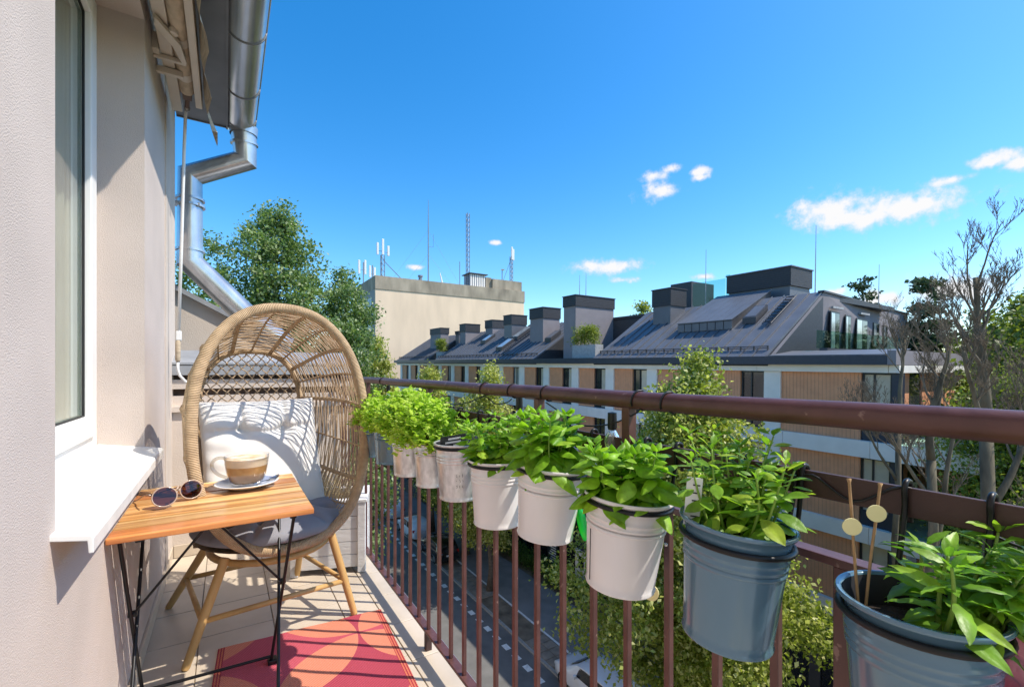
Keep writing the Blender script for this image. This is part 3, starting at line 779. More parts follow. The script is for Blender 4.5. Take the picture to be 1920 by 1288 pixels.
# ------------------------------------------------------------------ rug
def rugmat():
    m = M('rug', (.6, .1, .1), .95, var=0); t = m.node_tree; p = t.nodes['Principled BSDF']
    tc = t.nodes.new('ShaderNodeTexCoord')
    def mth(op, a, b=None, c=None):
        n = t.nodes.new('ShaderNodeMath'); n.operation = op
        for i, x in enumerate((a, b, c)):
            if x is None: continue
            if isinstance(x, (int, float)): n.inputs[i].default_value = x
            else: t.links.new(x, n.inputs[i])
        return n.outputs[0]
    sep = t.nodes.new('ShaderNodeSeparateXYZ'); t.links.new(tc.outputs['Object'], sep.inputs[0])
    x, y = sep.outputs[0], sep.outputs[1]
    def circ(cx, cy, per, r):
        fx = mth('WRAP', mth('SUBTRACT', x, cx), per / 2, -per / 2); fy = mth('WRAP', mth('SUBTRACT', y, cy), per / 2, -per / 2)
        d = mth('SQRT', mth('ADD', mth('MULTIPLY', fx, fx), mth('MULTIPLY', fy, fy)))
        return mth('LESS_THAN', d, r)
    a = circ(.20, -.16, .70, .345); b = circ(.55, -.51, .70, .345)
    xr = mth('ABSOLUTE', mth('SUBTRACT', a, b)); an = mth('MULTIPLY', a, b)
    c1 = t.nodes.new('ShaderNodeMixRGB'); c1.inputs[1].default_value = (.42, .055, .085, 1); c1.inputs[2].default_value = (.52, .085, .115, 1); t.links.new(a, c1.inputs[0])
    c2 = t.nodes.new('ShaderNodeMixRGB'); c2.inputs[2].default_value = (.70, .235, .14, 1); t.links.new(an, c2.inputs[0]); t.links.new(c1.outputs[0], c2.inputs[1])
    # border stripes
    bx = mth('GREATER_THAN', mth('ABSOLUTE', mth('SUBTRACT', x, .343)), .318)
    st_ = mth('GREATER_THAN', mth('SINE', mth('MULTIPLY', x, 620)), .1)
    cb = t.nodes.new('ShaderNodeMixRGB'); cb.inputs[1].default_value = (.62, .17, .09, 1); cb.inputs[2].default_value = (.36, .03, .05, 1); t.links.new(st_, cb.inputs[0])
    c3 = t.nodes.new('ShaderNodeMixRGB'); t.links.new(bx, c3.inputs[0]); t.links.new(c2.outputs[0], c3.inputs[1]); t.links.new(cb.outputs[0], c3.inputs[2])
    wv = mth('SINE', mth('MULTIPLY', mth('ADD', x, mth('MULTIPLY', y, .55)), 900))
    wv2 = mth('SINE', mth('MULTIPLY', y, 1300))
    wv = mth('MULTIPLY_ADD', wv2, .4, wv)
    hs = t.nodes.new('ShaderNodeHueSaturation'); t.links.new(mth('MULTIPLY_ADD', wv, .16, 1.0), hs.inputs['Value']); t.links.new(c3.outputs[0], hs.inputs['Color'])
    t.links.new(hs.outputs[0], p.inputs['Base Color'])
    bp = t.nodes.new('ShaderNodeBump'); bp.inputs['Strength'].default_value = .5; bp.inputs['Distance'].default_value = .003; t.links.new(wv, bp.inputs['Height']); t.links.new(bp.outputs[0], p.inputs['Normal'])
rugmat()
rg = bpy.data.objects.new('rug', MB().grid(lambda u, v: (u * .686, -v * 1.6, .004 + .0012 * math.sin(u * 17 + v * 9)), 40, 60).grid(lambda u, v: (u * .686, (v - 1) * 1.6, .0012), 1, 1).mesh('rug', 'rug', True))
C.objects.link(rg); rg.location = (-.031, 2.322, 0); rg.rotation_euler.z = -R(3.6)
tag(rg, 'woven plastic rug in orange and crimson petals on the balcony floor', 'rug')

# ------------------------------------------------------------------ white wooden planter box behind the chair
pb = thing('planter_box', (.56, 2.98, 0), 'weathered white wooden planter box in the corner behind the chair', 'planter')
WL[pb.name] = Vector((0, 0, 0)); pb.rotation_euler.z = -R(20)
bw, bd = .185, .15
for sx in (-1, 1):
    for sy in (-1, 1):
        part('corner_post', MB().box((sx * bw - .022, sy * bd - .022, .004), (sx * bw + .022, sy * bd + .022, .415)), 'white_wood', pb, bevel=.003)
for k in range(5):
    z0 = .035 + k * .075
    for sy in (-1, 1): part('board', MB().box((-bw + .022, sy * bd - .009, z0), (bw - .022, sy * bd + .009, z0 + .072)), 'white_wood', pb, bevel=.0015)
    for sx in (-1, 1): part('board', MB().box((sx * bw - .009, -bd + .022, z0), (sx * bw + .009, bd - .022, z0 + .072)), 'white_wood', pb, bevel=.0015)
for sy in (-1, 1): part('top_board', MB().box((-bw - .03, sy * bd - .026, .4155), (bw + .03, sy * bd + .026, .432)), 'white_wood', pb, bevel=.002)
for sx in (-1, 1): part('top_board', MB().box((sx * bw - .026, -bd + .027, .4155), (sx * bw + .026, bd - .027, .432)), 'white_wood', pb, bevel=.002)
M('soil', (.05, .032, .022), .95, var=.5, scale=90, bump=.8, bscale=160)
M('dry_grass', (.40, .30, .15), .8, var=.3, scale=40)
part('soil', MB().grid(lambda u, v: ((u - .5) * 2 * (bw - .012), (v - .5) * 2 * (bd - .012), .375 + .01 * math.sin(u * 13) * math.cos(v * 11)), 12, 10), 'soil', pb, smooth=True)
dg = thing('dry_grass_plant', (.56, 2.98, .375), 'dry yellow grass tuft growing in the white planter box', 'plant')
gr = MB()
for k in range(170):
    a = random.uniform(0, 6.28); l = random.uniform(.12, .36); b = Vector((.56 + random.uniform(-.13, .13), 2.98 + random.uniform(-.11, .11), .37))
    d = Vector((math.cos(a), math.sin(a), 0)) * random.uniform(.05, .2)
    gr.tube([b, b + d * .4 + Vector((0, 0, l * .6)), b + d + Vector((0, 0, l * random.uniform(.6, 1)))], [.0018, .0014, .0006], 3, cap=False)
part('blade', gr, 'dry_grass', dg, kind='stuff')

# ================================================================== pots and herbs
def potmat(name, col, rough, metal, var, scale, coat):
    M(name, col, rough, metal, var, scale, coat=coat, stretch=(1, 1, .5), bump=.05, bscale=14, detail=8)
potmat('pot_white', (.74, .70, .69), .24, .0, .06, 9, .4)
potmat('pot_blue', (.10, .185, .255), .17, .2, .05, 6, .5)
potmat('pot_galv', (.62, .61, .61), .34, .7, .20, 70, .1)
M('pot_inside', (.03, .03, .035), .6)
M('black_plastic', (.012, .012, .014), .4, var=.1)
M('tag_yellow', (.78, .70, .34), .5, var=.03)
M('label_white', (.75, .75, .74), .5, var=.02)
M('dry_stalk', (.36, .22, .10), .8, var=.25, scale=60)
leafmat('basil_leaf', (.15, .32, .018), (.26, .47, .03), (.36, .55, .06), .42, .42, .35, 55)
leafmat('parsley_leaf', (.28, .45, .03), (.44, .60, .07), (.55, .66, .15), .42, .5, .3)
leafmat('mint_leaf', (.14, .28, .025), (.23, .41, .035), (.40, .52, .06), .42, .42, .38, 55)
leafmat('lance_leaf', (.12, .27, .035), (.22, .41, .035), (.32, .50, .05), .42, .40, .40, 45)
M('green_stem', (.20, .32, .05), .5, var=.2)

def rope_ring(r, z, t, n=40): return MB().tube([(r * math.cos(2 * math.pi * k / n), r * math.sin(2 * math.pi * k / n), z) for k in range(n)], t, 8, closed=True)
def make_pot(Y, mat, label, X=.636, zt=.958, Rm=.080, h=.170, rb=.060, tx=0., ty=0., seam=200, ringdz=.0085, hooks=True, group=None, print_=False):
    root = thing('hanging_pot', (X, Y, zt), label, 'pot', group or 'metal pots hung along the railing')
    WL[root.name] = Vector((0, 0, 0))
    prof = [(0, -h + .004), (rb - .004, -h + .004), (rb - .002, -h), (rb + .0015, -h), (rb + .0025, -h + .003), (rb + .0005, -h + .007)]
    def rad(z): return rb + (Rm - .004 - rb) * (z + h) / h
    for k in range(1, 12): prof.append((rad(-h + .007 + k * .01), -h + .007 + k * .01))
    zz = -.056
    for q in range(3):
        for dz, dr in ((0, 0), (.002, .0016), (.004, .0016), (.006, 0)): prof.append((rad(zz + dz) + dr, zz + dz))
        zz += .0095
    prof += [(rad(-.022), -.022), (rad(-.012), -.012), (Rm - .003, -.004), (Rm + .002, -.001), (Rm + .0035, .002), (Rm + .002, .005), (Rm - .002, .005), (Rm - .004, .002)]
    body = part('pot_body', MB().lathe(prof, n=56), mat, root, smooth=True, auto=60)
    body.rotation_euler = (tx, ty, 0)
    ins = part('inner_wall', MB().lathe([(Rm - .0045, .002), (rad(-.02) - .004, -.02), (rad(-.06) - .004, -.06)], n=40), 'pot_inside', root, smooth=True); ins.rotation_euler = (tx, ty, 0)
    a = R(seam)
    if seam != 200:
          sm_ = part('seam', MB().tube([((rad(z) + .0006) * math.cos(a), (rad(z) + .0006) * math.sin(a), z) for z in (-h + .01, -.1, -.06)], .0008, 5), 'pot_inside', root); sm_.rotation_euler = (tx, ty, 0)
    so_ = part('soil', MB().lathe([(rad(-.03) - .004, -.032), (.05, -.028), (.03, -.024), (.0, -.026)], n=24), 'soil', root, smooth=True); so_.rotation_euler = (tx, ty, 0)
    rg_ = part('holder_ring', rope_ring(rad(-ringdz) + .0042, -ringdz, .0042), 'black_steel', root, smooth=True); rg_.rotation_euler = (tx, ty, 0)
    if hooks:
        dx = RX - X
        for dy in (-.038, .038):
            rr = rad(-ringdz) + .004; xx = math.sqrt(rr * rr - dy * dy)
            top = 1.051 - zt + .004
            pth = [(xx, dy, -ringdz), (xx + .004, dy, -ringdz + .012), (dx - .010, dy, top - .035), (dx - .010, dy, top - .006), (dx - .005, dy, top + .003), (dx + .004, dy, top + .003), (dx + .009, dy, top - .005), (dx + .009, dy, top - .05)]
            part('hook', MB().tube(smooth_path(pth, 4), .0034, 8), 'black_steel', root, smooth=True)
    return root
GRP = 'metal pots hung along the railing'
make_pot(.185, 'pot_blue', 'nearest blue metal pot holding broad pointed leaves, cut off by the picture corner', Rm=.0705, rb=.055, zt=.946, h=.175, tx=0, ty=0, seam=228, ringdz=.014)
make_pot(.392, 'pot_blue', 'blue metal pot with round leaved herb and a white paper label', Rm=.0765, rb=.060, zt=.974, h=.166, tx=R(3.5), ty=R(3.5), ringdz=.020)
make_pot(.606, 'pot_white', 'white metal pot of basil right beside the green glass disc', zt=.964, Rm=.080, rb=.062, h=.164, tx=R(3.5), ty=R(4), seam=165)
make_pot(.842, 'pot_white', 'white metal pot of tall large leaved basil, middle of three white pots', zt=.978, Rm=.081, rb=.063, h=.160, tx=R(4), ty=R(4))
make_pot(1.090, 'pot_white', 'white metal pot of bushy small leaved basil next to the galvanised pots', zt=.950, Rm=.080, rb=.064, h=.172)
p5 = make_pot(1.335, 'pot_galv', 'galvanised metal pot with a black plant tray sticking out of it', zt=.962, Rm=.080, rb=.062, h=.172)
make_pot(1.565, 'pot_galv', 'galvanised metal pot of curly herb, middle of the three galvanised pots', zt=.946, Rm=.070, rb=.056, h=.165)
make_pot(1.795, 'pot_galv', 'farthest galvanised metal pot, next to the blue pots', zt=.945, Rm=.080, rb=.064, h=.170)
make_pot(2.045, 'pot_blue', 'blue metal pot of curly green herb farther along the railing', zt=.940, Rm=.083, rb=.068, h=.160)
make_pot(2.300, 'pot_blue', 'farthest blue metal pot, half hidden by the egg chair', zt=.930, Rm=.080, rb=.066, h=.160)

# faint handwritten marks on the tray pot
rm = random.Random(8)
for row in range(3):
    for q in range(3):
        a0 = R(-121 + q * 7); z0 = -.088 - row * .017
        pts_ = [((.0765 + (z_ + .09) * .10) * math.cos(a0 + da), (.0765 + (z_ + .09) * .10) * math.sin(a0 + da), z_) for da, z_ in [(rm.uniform(-.03, .03), z0 + rm.uniform(-.006, .006)) for _ in range(4)]]
        part('marking', MB().tube(pts_, .0006, 4), 'pot_inside', p5)
# leaf shapes (unit length along +x, normal +z)
def leafmesh(name, mat, width, nx=8, ny=6, cup=.25, droop=.25, pw=1.0, tipp=1.6, wav=.0):
    def f(u, v):
        s_ = math.sin(math.pi * u ** pw) ** .75 * (1 - .25 * u ** tipp) if 0 < u < 1 else 0.
        w = width * .5 * s_; t = 2 * v - 1
        puff = .10 * width * (1 - abs(t) ** 2) * math.sin(math.pi * u)
        return (u, w * t, cup * width * s_ * (abs(t) ** 1.5) * .6 + puff * .6 - .03 * width * math.exp(-(t / .2) ** 2) * math.sin(math.pi * u) - droop * u * u + wav * math.sin(u * 20 + t * 3) * abs(t))
    mb = MB().grid(f, nx, ny)
    return mb.mesh(name, mat, smooth=True)
BAS = [leafmesh('leaf', 'basil_leaf', w, cup=c_, droop=d_, pw=.8) for w, c_, d_ in ((.64, -.45, .20), (.70, -.6, .30), (.60, -.1, .12), (.66, -.35, .36), (.62, -.5, .05))]
MIN = [leafmesh('leaf', 'mint_leaf', w, cup=c_, droop=d_, pw=1.15, tipp=4) for w, c_, d_ in ((.50, .25, .1), (.55, -.2, .3), (.48, .1, .2))]
LAN = [leafmesh('leaf', 'lance_leaf', w, cup=c_, droop=d_, pw=.9, wav=.02) for w, c_, d_ in ((.36, .3, .15), (.40, -.1, .38), (.34, .35, .28), (.44, .15, .22))]
def orient(d, up=Vector((0, 0, 1)), roll=0.):
    d = Vector(d).normalized(); s_ = up.cross(d)
    if s_.length < 1e-4: s_ = Vector((0, 1, 0))
    s_.normalize(); n_ = d.cross(s_)
    m = Matrix((d, s_, n_)).transposed().to_4x4()
    return (m @ Matrix.Rotation(roll, 4, 'X')).to_euler()
def herb(name, label, X, Y, z0, meshes, nst, hgt, L, rad_, lean=.5, nodes=4, seed=1, bias=(0, 0), hvar=.35, per=2, topscale=.45, droop0=-.25, stemr=.0022, dslope=.75):
    rnd = random.Random(seed)
    root = thing(name, (X, Y, z0), label, 'herb', 'herbs in the railing pots')
    WL[root.name] = Vector((0, 0, 0))
    for s_ in range(nst):
        a = rnd.uniform(0, 6.283) if s_ else 0; rb_ = rad_ * math.sqrt(rnd.random()) * .8
        base = Vector((rb_ * math.cos(a), rb_ * math.sin(a), 0))
        ln = lean * (rb_ / rad_ + .12)
        h_ = hgt * (1 - hvar * rnd.random())
        tip = base + Vector((math.cos(a) * ln * h_ + bias[0] * h_, math.sin(a) * ln * h_ + bias[1] * h_, h_))
        mid = base.lerp(tip, .5) + Vector((rnd.uniform(-.008, .008), rnd.uniform(-.008, .008), .006))
        pth = smooth_path([base, mid, tip], 6)
        part('stem', MB().tube(pth, [stemr * (1 - .5 * k / (len(pth) - 1)) for k in range(len(pth))], 6), 'green_stem', root, smooth=True)
        tw = rnd.uniform(0, 3.14)
        for nd in range(nodes):
            t = .32 + .68 * nd / max(1, nodes - 1)
            q = t * (len(pth) - 1); i = min(int(q), len(pth) - 2); p = pth[i].lerp(pth[i + 1], q - i)
            sc_ = L * (1.0 - (1 - topscale) * max(0, (t - .45) / .55)) * rnd.uniform(.75, 1.15)
            for k in range(per):
                aa = tw + nd * 1.57 + k * 2 * math.pi / per + rnd.uniform(-.35, .35)
                el = droop0 + dslope * t + rnd.uniform(-.35, .3)
                d = Vector((math.cos(aa) * math.cos(el), math.sin(aa) * math.cos(el), math.sin(el)))
                inst('leaf', rnd.choice(meshes), root, p + d * .006, orient(d, roll=rnd.uniform(-.5, .5)), (sc_,) * 3)
        for k in range(2):
            aa = tw + k * 3.14; d = Vector((math.cos(aa) * .5, math.sin(aa) * .5, .85))
            inst('leaf', rnd.choice(meshes), root, tip, orient(d), (L * topscale * .7,) * 3)
    return root
herb('basil_plant', 'basil with large glossy cupped leaves in the middle white pot', .636, .842, .950, BAS, 14, .150, .076, .052, .30, 6, 11, bias=(-.04, -.02), droop0=-.95, dslope=1.5)
herb('basil_plant', 'low basil plant in the white pot beside the green disc', .636, .606, .935, BAS, 15, .128, .068, .052, .30, 6, 12, bias=(-.02, .02), droop0=-.95, dslope=1.5)
herb('basil_plant', 'bushy basil with many small leaves in the farthest white pot', .636, 1.090, .925, BAS, 24, .150, .045, .066, .45, 6, 13, droop0=-.8, dslope=1.4)
herb('mint_plant', 'leggy herb with rounded bright leaves in the blue pot with a paper label', .636, .392, .945, MIN, 18, .155, .042, .050, .42, 6, 14, per=3, bias=(.02, 0), droop0=-.7, dslope=1.4)
herb('leafy_plant', 'broad pointed leaves spreading from the nearest blue pot',   .640, .160, .915, LAN, 11, .105, .050, .040, .45, 6, 15, per=3, bias=(.10, -.18), topscale=.6, stemr=.0028)
# thin shoots that rise above the herb in the second blue pot
def curly(label, X, Y, z0, rx, rz, n, seed, sz=.0175, off=(0, 0)):
    r_ = np.random.default_rng(seed)
    root = thing('curly_herb', (X, Y, z0), label, 'herb', 'herbs in the railing pots')
    # small crinkled leaflets through a dome
    nc = n // 11
    th = r_.uniform(0, 2 * np.pi, nc); ph = np.arccos(r_.uniform(-.25, 1, nc)); rr = r_.uniform(.35, 1, nc) ** .6
    C0 = np.stack([np.cos(th) * np.sin(ph) * rr * rx + off[0], np.sin(th) * np.sin(ph) * rr * rx * 1.05 + off[1], .035 + np.cos(ph) * rr * rz * r_.uniform(.75, 1.2, nc)], 1)
    V, F = [], []
    k = 0
    for c in C0:
        for j in range(9):
            p = c + r_.normal(0, .011, 3)
            a, b = r_.uniform(0, 6.28), r_.uniform(-.3, .9)
            d = np.array([math.cos(a) * math.cos(b), math.sin(a) * math.cos(b), math.sin(b)]); s_ = np.cross(d, [0, 0, 1.]); s_ /= np.linalg.norm(s_) + 1e-6; nn = np.cross(s_, d)
            l = sz * r_.uniform(.7, 1.4)
            for (du, ds, dn) in ((0, 0, 0), (.35, .42, .16), (.75, .5, -.05), (1, .12, .22), (.9, -.2, .05), (.6, -.5, .18), (.25, -.35, -.05)):
                V.append(p + d * l * du + s_ * l * ds + nn * l * dn)
            F.append((k, k + 1, k + 3, k + 5)); F.append((k + 1, k + 2, k + 3, k + 3)); F.append((k, k + 5, k + 6, k + 6)); F.append((k + 3, k + 4, k + 5, k + 5))
            k += 7
    me = bpy.data.meshes.new('foliage')
    me.from_pydata([tuple(v) for v in V], [], [tuple(dict.fromkeys(f)) for f in F]); me.materials.append(MATS['parsley_leaf'])
    o = bpy.data.objects.new('foliage', me); link(o, root); o['kind'] = 'stuff'
    WL[root.name] = Vector((0, 0, 0))
    for j in range(10):
        a = r_.uniform(0, 6.28); q = Vector((math.cos(a), math.sin(a), 0))
        part('stem', MB().tube([q * .02, q * .04 + Vector((0, 0, rz * .5)), q * rx * .7 + Vector((0, 0, rz * .8))], [.002, .0016, .001], 5), 'green_stem', root, smooth=True)
curly('yellow green curly herb over the farthest blue pot, against the egg chair', .636, 2.300, .92, .115, .115, 1700, 21)
curly('yellow green curly herb over the blue pot next to the galvanised pots', .630, 2.045, .925, .125, .125, 1900, 22)
curly('tall yellow green curly herb in the farthest galvanised pot', .630, 1.795, .925, .135, .160, 2300, 23)
curly('curly yellow green herb spilling over the middle galvanised pot', .620, 1.565, .925, .125, .150, 2200, 24, off=(-.01, -.01))
# the tray and one sprig in the galvanised pot
bt = thing('plant_tray', (.636, 1.335, .94), 'black plastic plant tray with printed text in the galvanised pot', 'tray')
WL[bt.name] = Vector((0, 0, 0)); bt.rotation_euler = (R(-12), R(14), R(25))
part('tray', MB().box((-.035, -.052, -.02), (.035, .052, .045)), 'black_plastic', bt, bevel=.004)
for k, w in enumerate((.05, .062, .03)):
    part('text_line', MB().box((-.0357, -.034, .030 - k * .011), (-.0351, -.034 + w, .036 - k * .011)), 'label_white', bt)
part('grey_strip', MB().box((-.0365, -.05, -.02), (-.0352, .05, -.004)), 'zinc', bt)
herb('seedling', 'single dark leaved seedling beside the black plant tray', .645, 1.40, .93, BAS, 3, .11, .035, .03, .6, 3, 17)

# ------------------------------------------------------------------ small things on the railing
def stalk(Yb, tip, tagz, label, lab2):
    b = Vector((.612, Yb, .925)); e = Vector(tip)
    o = solo('dried_stalk', MB().tube(smooth_path([b, b.lerp(e, .4) + Vector((.004, .002, 0)), b.lerp(e, .75), e], 5), [.0016] * 15 + [.0026], 6), 'dry_stalk', b, label, 'stalk', 'dried stalks in the nearest pot', smooth=True)
    c = b.lerp(e, tagz)
    mb = MB().tube([c + Vector((-.0045, -.0015, 0)), c + Vector((-.0033, -.0005, 0))], .0098, 20)
    solo('insect_trap_disc', mb, 'tag_yellow', c, lab2, 'disc', 'round yellow discs', smooth=True, auto=40)
stalk(.230, (.620, .243, 1.072), .635, 'brown dried stalk standing left in the nearest blue pot', 'round yellow disc on the left dried stalk')
stalk(.224, (.650, .223, 1.067), .765, 'thin dried stalk with a bent tip, right of the other stalk', 'round yellow disc on the bent right dried stalk')
solo('insect_trap_disc', MB().tube([(.690, .600, .772), (.692, .601, .772)], .016, 20), 'tag_yellow', (.69, .60, .772), 'round yellow disc peeking out under the white basil pot', 'disc', 'round yellow discs')
pl = thing('plant_label', (.592, .436, .978), 'white paper plant label with printed lines in the blue pot', 'label')
WL[pl.name] = Vector((0, 0, 0)); pl.rotation_euler = (R(4), R(-6), R(40))
part('card', MB().box((-.0006, -.011, -.02), (.0006, .011, .062)), 'label_white', pl)
for k in range(5): part('text_line', MB().box((-.0011, -.008, .05 - k * .012), (-.0007, .002 + .006 * (k % 2), .052 - k * .012)), 'black_plastic', pl)
# green glass disc
leafmat('green_glass', (.03, .62, .20), (.04, .70, .24), None, .55, .1, .8)
gd = thing('green_glass_disc', (.700, .812, .846), 'round green pressed glass disc hanging behind the white basil pots', 'ornament')
WL[gd.name] = Vector((0, 0, 0)); gd.rotation_euler = (R(82), 0, R(62))
part('disc', MB().lathe([(0, -.006), (.02, -.0065), (.033, -.005), (.038, -.003), (.040, 0), (.038, .003), (.033, .005), (.02, .0065), (0, .006)], n=40), 'green_glass', gd, smooth=True)
part('rim', rope_ring(.040, 0, .0026), 'green_glass', gd, smooth=True)
for rr in (.012, .024): part('ridge', rope_ring(rr, .0066, .0014), 'green_glass', gd, smooth=True)
# string lights: cable wound round the handrail with sockets
M('bulb_glass', (.6, .6, .58), .1, var=0, trans=.8)
sl2 = thing('string_lights', (RX, 1.2, 1.12), 'black string light cable wound round the handrail', 'lights')
cab = []
yw = [2.50, 1.33, 1.155, .985, .66, .585]
def loop(yc, slant=.02):
    return [(RX + .0208 * math.cos(a), yc + slant * (a / 6.28), 1.136 + .0208 * math.sin(a)) for a in [-2.2 + k * .5 for k in range(13)]]
for yc in yw: part('cable_loop', MB().tube(loop(yc), .0022, 6), 'black_plastic', sl2, smooth=True)
def sag(y0, y1, d, z=1.112, x=RX - .008): return [(x + .006 * math.sin(k), y0 + (y1 - y0) * k / 10, z - d * math.sin(math.pi * k / 10)) for k in range(11)]
for (y0, y1, d) in ((2.5, 1.9, .05), (1.9, 1.33, .045), (1.33, 1.155, .02), (.985, .66, .045)):
    part('cable', MB().tube(sag(y0, y1, d), .0018, 6), 'black_plastic', sl2, smooth=True)
part('cable', MB().tube(smooth_path([(RX - .006, .36, 1.03), (RX - .007, .33, 1.046), (RX - .006, .28, 1.020), (RX - .007, .23, 1.05), (RX + .006, .20, 1.04), (RX + .006, .1, 1.0), (RX + .006, -.2, .99)], 5), .0018, 6), 'black_plastic', sl2, smooth=True)
for yb, zb in ((2.43, 1.095), (1.135, 1.10), (.75, 1.085)):
    part('socket', MB().lathe([(0, .02), (.010, .018), (.0105, -.015), (.009, -.02), (0, -.02)], (RX + .004, yb, zb), 14), 'black_plastic', sl2, smooth=True, auto=40)
    part('bulb', MB().lathe([(.008, -.021), (.016, -.035), (.019, -.048), (.014, -.062), (0, -.067)], (RX + .004, yb, zb), 16), 'bulb_glass', sl2, smooth=True)
# free hook and wire basket bar at the blue pots
part('hook', MB().tube(smooth_path([(RX + .008, .344, 1.02), (RX + .008, .344, 1.05), (RX, .344, 1.057), (RX - .008, .344, 1.05), (RX - .010, .348, .985), (RX - .016, .352, .968), (RX - .03, .375, .966), (RX - .04, .40, .966)], 4), .0036, 8), 'black_steel', bpy.data.objects['hanging_pot.001'] if False else sl2, smooth=True)
# crumpled pink plastic bag in the corner
bgm = M('pink_bag', (.75, .10, .20), .22, var=.0, col2=(.85, .45, .55), scale=16, trans=.35, bump=.9, bscale=30)
bag = MB()
def bagf(u, v):
    a = 2 * math.pi * v; z = 1 - u
    r_ = .045 * (.12 + 1.05 * (1 - z) ** .8) * (1 + .22 * math.sin(a * 5 + u * 9) + .12 * math.sin(a * 11 - u * 14))
    return (.700 + r_ * math.cos(a) * .7 + .01 * z, .095 + r_ * math.sin(a) * 1.1 + .012 * math.sin(u * 6), .835 + .135 * z)
bag.grid(bagf, 40, 60, wrap=True)
solo('plastic_bag', bag, 'pink_bag', (.70, .095, .835), 'crumpled pink plastic bag tied at the railing corner', 'bag', smooth=True)

# ================================================================== street and surroundings
GZ = -12.8
M('asphalt', (.14, .135, .128), .9, var=.18, scale=1.2, bump=.2, bscale=40)
M('earth', (.17, .13, .09), .95, var=.4, scale=1.5)
M('grass_ground', (.06, .09, .03), .95, var=.4, scale=.6)
M('paver', (.25, .205, .16), .9, var=.25, scale=2.5)
M('path_asphalt', (.20, .195, .185), .9, var=.15, scale=1.0)
M('kerb', (.30, .29, .27), .85, var=.15)
M('paint', (.70, .69, .66), .7, var=.15, scale=8)
struct('ground', MB().grid(lambda u, v: (-250 + 600 * u, -250 + 700 * v, GZ - .03), 6, 7), 'grass_ground')
road = struct('road', MB().box((1.5, -60, GZ - .02), (12.75, 190, GZ)), 'asphalt', (8, 20, GZ))
dash = MB().box((-.15, -.24, 0.001), (.15, .24, .005)).mesh('lane_dash', 'paint')
for k in range(60): inst('lane_dash', dash, road, (11.98 - .008 * k * .3, 15.8 + k * 1.92 * .5, GZ))
struct('kerb', MB().box((12.75, -60, GZ - .02), (12.9, 190, GZ + .10)), 'kerb', (12.8, 20, GZ))
ps = struct('parking_strip', MB().box((12.9, -60, GZ - .02), (14.17, 190, GZ + .085)), 'earth', (13.5, 20, GZ))
for (a, b) in ((14.6, 19.2), (24.4, 29.3), (41, 47.5), (52, 60)):
    # concrete slab paving between the tree beds
    y = a
    while y < b - .3:
        for x in (12.93, 13.55):
            inst('paving_slab', (MATS.get('_ps') or MATS.setdefault('_ps', MB().box((0, 0, .0), (.585, .57, .03)).mesh('paving_slab', 'paver', bevel=.006, bseg=1))), ps, (x, y, GZ + .086 + random.uniform(-.004, .004)))
        y += .6
pv = struct('bike_path', MB().box((14.17, -60, GZ - .02), (17.35, 190, GZ + .105)), 'path_asphalt', (15.8, 20, GZ))
part('edge_line', MB().box((14.2, -50, GZ + .106), (14.32, 150, GZ + .110)), 'paint', pv)
struct('planting_bed', MB().box((17.35, -60, GZ - .02), (19.5, 190, GZ + .09)), 'earth', (18.4, 20, GZ))

# ------------------------------------------------------------------ leaves in numpy
def leaf_cloud(C0, per, spread, size, seed, up=.35, aspect=.62, flat=(1, 1, .8)):
    r_ = np.random.default_rng(seed)
    n = len(C0) * per
    P = np.repeat(C0, per, 0) + r_.normal(0, 1, (n, 3)) * spread * np.array(flat)
    d = r_.normal(0, 1, (n, 3)); d[:, 2] -= .35; d /= np.linalg.norm(d, axis=1)[:, None]
    nr = r_.normal(0, 1, (n, 3)); nr[:, 2] += up * 3; s_ = np.cross(nr, d); s_ /= np.linalg.norm(s_, axis=1)[:, None] + 1e-6
    nn = np.cross(d, s_)
    L = size * r_.uniform(.6, 1.35, n)[:, None]
    W = L * aspect * .5
    V = np.stack([P, P + d * L * .45 + s_ * W + nn * L * .1, P + d * L, P + d * L * .45 - s_ * W + nn * L * .1], 1).reshape(-1, 3)
    F = np.arange(n * 4, dtype=np.int32).reshape(-1, 4)
    return V, F
def env_points(n, base, h0, h1, prof, seed, shell=.55, lump=.25, lumps=9):
    """clump centres inside a lumpy crown; prof(t)->radius"""
    r_ = np.random.default_rng(seed)
    out = []
    ph = r_.uniform(0, 6.28, (lumps, 2)); 
    while len(out) < n:
        t = r_.random(); rad = prof(t)
        a = r_.uniform(0, 6.28)
        lum = 1 + lump * (math.sin(3 * a + ph[0, 0] + 5 * t) * .5 + math.sin(2 * a + ph[1, 0] - 9 * t) * .5 + math.sin(5 * a + ph[2, 0] + 14 * t) * .35)
        if r_.random() > (rad / max(prof(x / 20) for x in range(21))) ** 1.2 + .06: continue
        q = r_.random() ** shell
        out.append((base[0] + math.cos(a) * rad * q * lum, base[1] + math.sin(a) * rad * q * lum, h0 + (h1 - h0) * t))
    return np.array(out)
M('bark', (.13, .10, .075), .95, var=.35, scale=6, bump=.6, bscale=14)
M('bark_moss', (.12, .10, .062), .95, var=.5, scale=7, bump=1.0, bscale=22, stretch=(1, 1, .3))
leafmat('lime_leaf', (.16, .21, .03), (.31, .35, .06), (.68, .65, .30), .40, .5, .3)
leafmat('lime_pale', (.24, .28, .05), (.42, .43, .10), (.72, .69, .36), .40, .5, .3)
leafmat('poplar_leaf', (.08, .15, .045), (.18, .27, .085), (.40, .45, .25), .36, .42, .45)
leafmat('wood_leaf', (.07, .10, .02), (.15, .19, .03), (.30, .33, .07), .38, .5, .3)
leafmat('bright_leaf', (.13, .18, .025), (.23, .28, .04), (.36, .38, .09), .35, .5, .3)
